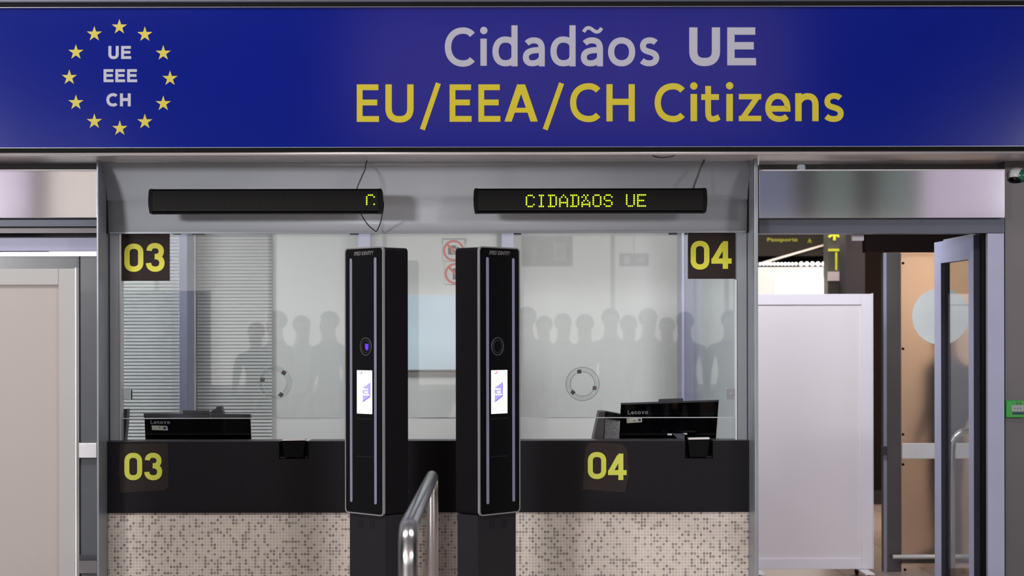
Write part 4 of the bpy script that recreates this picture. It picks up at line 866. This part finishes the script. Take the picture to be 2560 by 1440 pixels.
# ------------------------------------------------------------------ people
def person(x, y, H, yaw, top, low, hair, label, lean=0.0):
    s = H / 1.76; P, E, R = [], [], []
    def v(p, r, par=None, ry=None):
        P.append(Vector(p) * s); R.append((r * s, (ry or r) * s))
        if par is not None: E.append((par, len(P) - 1))
        return len(P) - 1
    pel = v((0, 0, .95), .135, None, .10); sp = v((0, 0, 1.13), .125, pel, .095); ch = v((0, .0, 1.33), .155, sp, .11); nb = v((0, -.01, 1.45), .125, ch, .085); nk = v((0, .0, 1.53), .064, nb)
    hd = v((0, .015, 1.60), .074, nk, .08); h2 = v((0, .01, 1.68), .084, hd, .096); v((0, .0, 1.735), .055, h2, .062)
    v((0, .105, 1.625), .012, hd)
    for sx in (-1, 1):
        hp = v((sx * .10, 0, .88), .095, pel); kn = v((sx * .11, .01, .50), .060, hp); an = v((sx * .12, -.02, .09), .042, kn); v((sx * .13, .14, .045), .042, an, .03)
        sh = v((sx * .20, -.01, 1.40), .072, ch); el = v((sx * .25, -.02, 1.13), .045, sh); wr = v((sx * .24, .08, .90), .030, el); pm = v((sx * .24, .105, .83), .030, wr, .018)
        for k in range(4):
            f1 = v((sx * (.24 + (k - 1.5) * .014), .12, .785 - abs(k - 1.4) * .004), .009, pm); v((sx * (.24 + (k - 1.5) * .014), .118, .745 + abs(k - 1.3) * .008), .008, f1)
        t1 = v((sx * .222, .13, .825), .009, pm); v((sx * .215, .14, .795), .008, t1)
    me = bpy.data.meshes.new('b'); me.from_pydata([tuple(p) for p in P], E, []); o = bpy.data.objects.new('b', me); COL.objects.link(o)
    md = o.modifiers.new('s', 'SKIN'); sd = o.modifiers.new('d', 'SUBSURF'); sd.levels = 1; sd.render_levels = 1
    for i, sv in enumerate(me.skin_vertices[0].data): sv.radius = R[i]; sv.use_root = (i == 0)
    bpy.context.view_layer.update(); dg = bpy.context.evaluated_depsgraph_get(); m2 = bpy.data.meshes.new_from_object(o.evaluated_get(dg)); bpy.data.objects.remove(o)
    m2.materials.clear()
    for m in (M['skin'], top, low, M['cloth_black']): m2.materials.append(m)
    for p in m2.polygons:
        z = p.center.z / s; p.use_smooth = True
        p.material_index = 3 if z < .10 else (2 if z < .97 and abs(p.center.x) < .2 * s else (0 if z > 1.50 or (z < .92 and abs(p.center.x) > .2 * s) else 1))
    t = thing('person', (0, 0, 0), label, 'person', None); m2.name = 'body'
    b = bpy.data.objects.new('body', m2); COL.objects.link(b); b.parent = t
    bm = bmesh.new(); bmesh.ops.create_uvsphere(bm, u_segments=20, v_segments=14, radius=1)
    for vv in bm.verts: vv.co = Vector((vv.co.x * .098, vv.co.y * .114 - .012, vv.co.z * .10 + 1.70)) * s
    bmesh.ops.delete(bm, geom=[vv for vv in bm.verts if vv.co.z < 1.60 * s or (vv.co.y > .045 * s and vv.co.z < 1.71 * s)], context='VERTS')
    emesh('hair', bm, hair, t, True)
    bm = bmesh.new()
    for sx in (-1, 1):
        m_ = Matrix.Translation(Vector((sx * .03, .088, 1.645)) * s); bmesh.ops.create_uvsphere(bm, u_segments=8, v_segments=6, radius=.011 * s, matrix=m_)
    emesh('eyes', bm, M['black'], t, True)
    bm = bmesh.new(); addbox(bm, Vector((-.022, .088, 1.583)) * s, Vector((.022, .098, 1.590)) * s, .002); emesh('mouth', bm, M['cloth_pink'], t)
    t.location = (x, y, 0); t.rotation_euler = (lean, 0, yaw); return t
def mir(px, y): return (px - 1210) * (19.95 - y) / F
G = [(mir(690, -.9), -.9, 1.84, .9, 'cloth_navy', 'hair', 'dark haired person in navy reflected in the booth 03 glass, nearest the blinds'),
     (mir(755, -1.9), -1.9, 1.80, -.6, 'cloth_white', 'hair', 'person in a white top reflected in the middle of the booth 03 glass'),
     (mir(822, -1.2), -1.2, 1.84, .7, 'cloth_grey', 'hair', 'person in grey reflected in the booth 03 glass beside the left kiosk'),
     (mir(1316, -1.0), -1.0, 1.88, .5, 'cloth_black', 'hair', 'person in black reflected beside the right kiosk edge'),
     (mir(1408, -2.0), -2.0, 1.82, -.3, 'cloth_black', 'hair_grey', 'grey haired person reflected above the right speech ring, on its left'),
     (mir(1462, -.9), -.9, 1.80, .2, 'cloth_grey', 'hair', 'person in grey reflected straight above the right speech ring'),
     (mir(1527, -1.6), -1.6, 1.87, .0, 'cloth_black', 'hair', 'tall dark person reflected right of the right speech ring'),
     (mir(1621, -1.0), -1.0, 1.86, -.2, 'cloth_pink', 'hair_grey', 'person in pink reflected in the glass above the booth 04 monitor'),
     (mir(1712, -1.5), -1.5, 1.83, .3, 'cloth_white', 'hair', 'person in a white shirt reflected at the right corner post'),
     (mir(1826, -1.0), -1.0, 1.84, .1, 'cloth_black', 'hair', 'person in black reflected at the right jamb of booth 04'),
     (mir(640, -1.5), -1.5, 1.72, .2, 'cloth_black', 'hair', 'shorter person in black reflected over the blind, leftmost of the queue'),
     (mir(1572, -2.0), -2.0, 1.80, -.1, 'cloth_navy', 'hair', 'person in navy reflected between the tall dark person and the one in pink'),
     (mir(1668, -2.6), -2.6, 1.78, .2, 'cloth_grey', 'hair', 'person in grey reflected just left of the right corner post'),
     (mir(1360, -2.8), -2.8, 1.80, .3, 'cloth_navy', 'hair', 'person in navy reflected second from the right kiosk')]
for x, y, H, yaw, c, h, lb in G: person(x, y, H, yaw, M[c], M['cloth_black'], M[h], lb)
person(3.2, 13.32, 1.72, math.pi * .6, M['cloth_navy'], M['cloth_navy'], M['hair'], 'blurred person in navy behind the frosted glass door')

# hall signs whose mirror images show in the booth glass
t = thing('gate_sign', (.69, -1.0, 2.36), 'dark hanging gate sign with 27 mirrored in the booth glass', 'sign')
box('board', (.41, -1.06, 2.36), (.97, -1.0, 2.69), M['totem'], t)
bm = bmesh.new(); 
for ch, x in (('2', 0), ('7', .085)):
    for qd in letter_quads(ch, 0, 0, 65, 110, 16): 
        a = [Vector((.60 - x - p[0] * .001, -.999, 2.60 - p[1] * .001)) for p in qd]
        if (a[1] - a[0]).cross(a[2] - a[0]).length > 1e-9: addprism(bm, a, Vector((0, .002, 0)))
emesh('numerals', bm, M['yellow_text'], t); box('pictogram_plate', (.76, -.999, 2.42), (.90, -.995, 2.62), M['white_frame'], t)
for x in (.5, .9): tube('hanger', [(x, -1.03, 2.69), (x, -1.03, 6.0)], .006, M['alu'], t, 8)
t = thing('exit_sign', (1.64, -1.0, 2.36), 'small hanging exit arrow sign mirrored in the booth 04 glass', 'sign')
box('board', (1.48, -1.05, 2.36), (1.80, -1.0, 2.50), M['totem'], t); box('lit_arrow', (1.68, -.999, 2.42), (1.76, -.996, 2.44), M['lit'], t); box('door_icon', (1.53, -.999, 2.385), (1.59, -.996, 2.475), M['lit'], t)
tube('hanger', [(1.64, -1.03, 2.50), (1.64, -1.03, 6.0)], .006, M['alu'], t, 8)
bpy.context.view_layer.update()
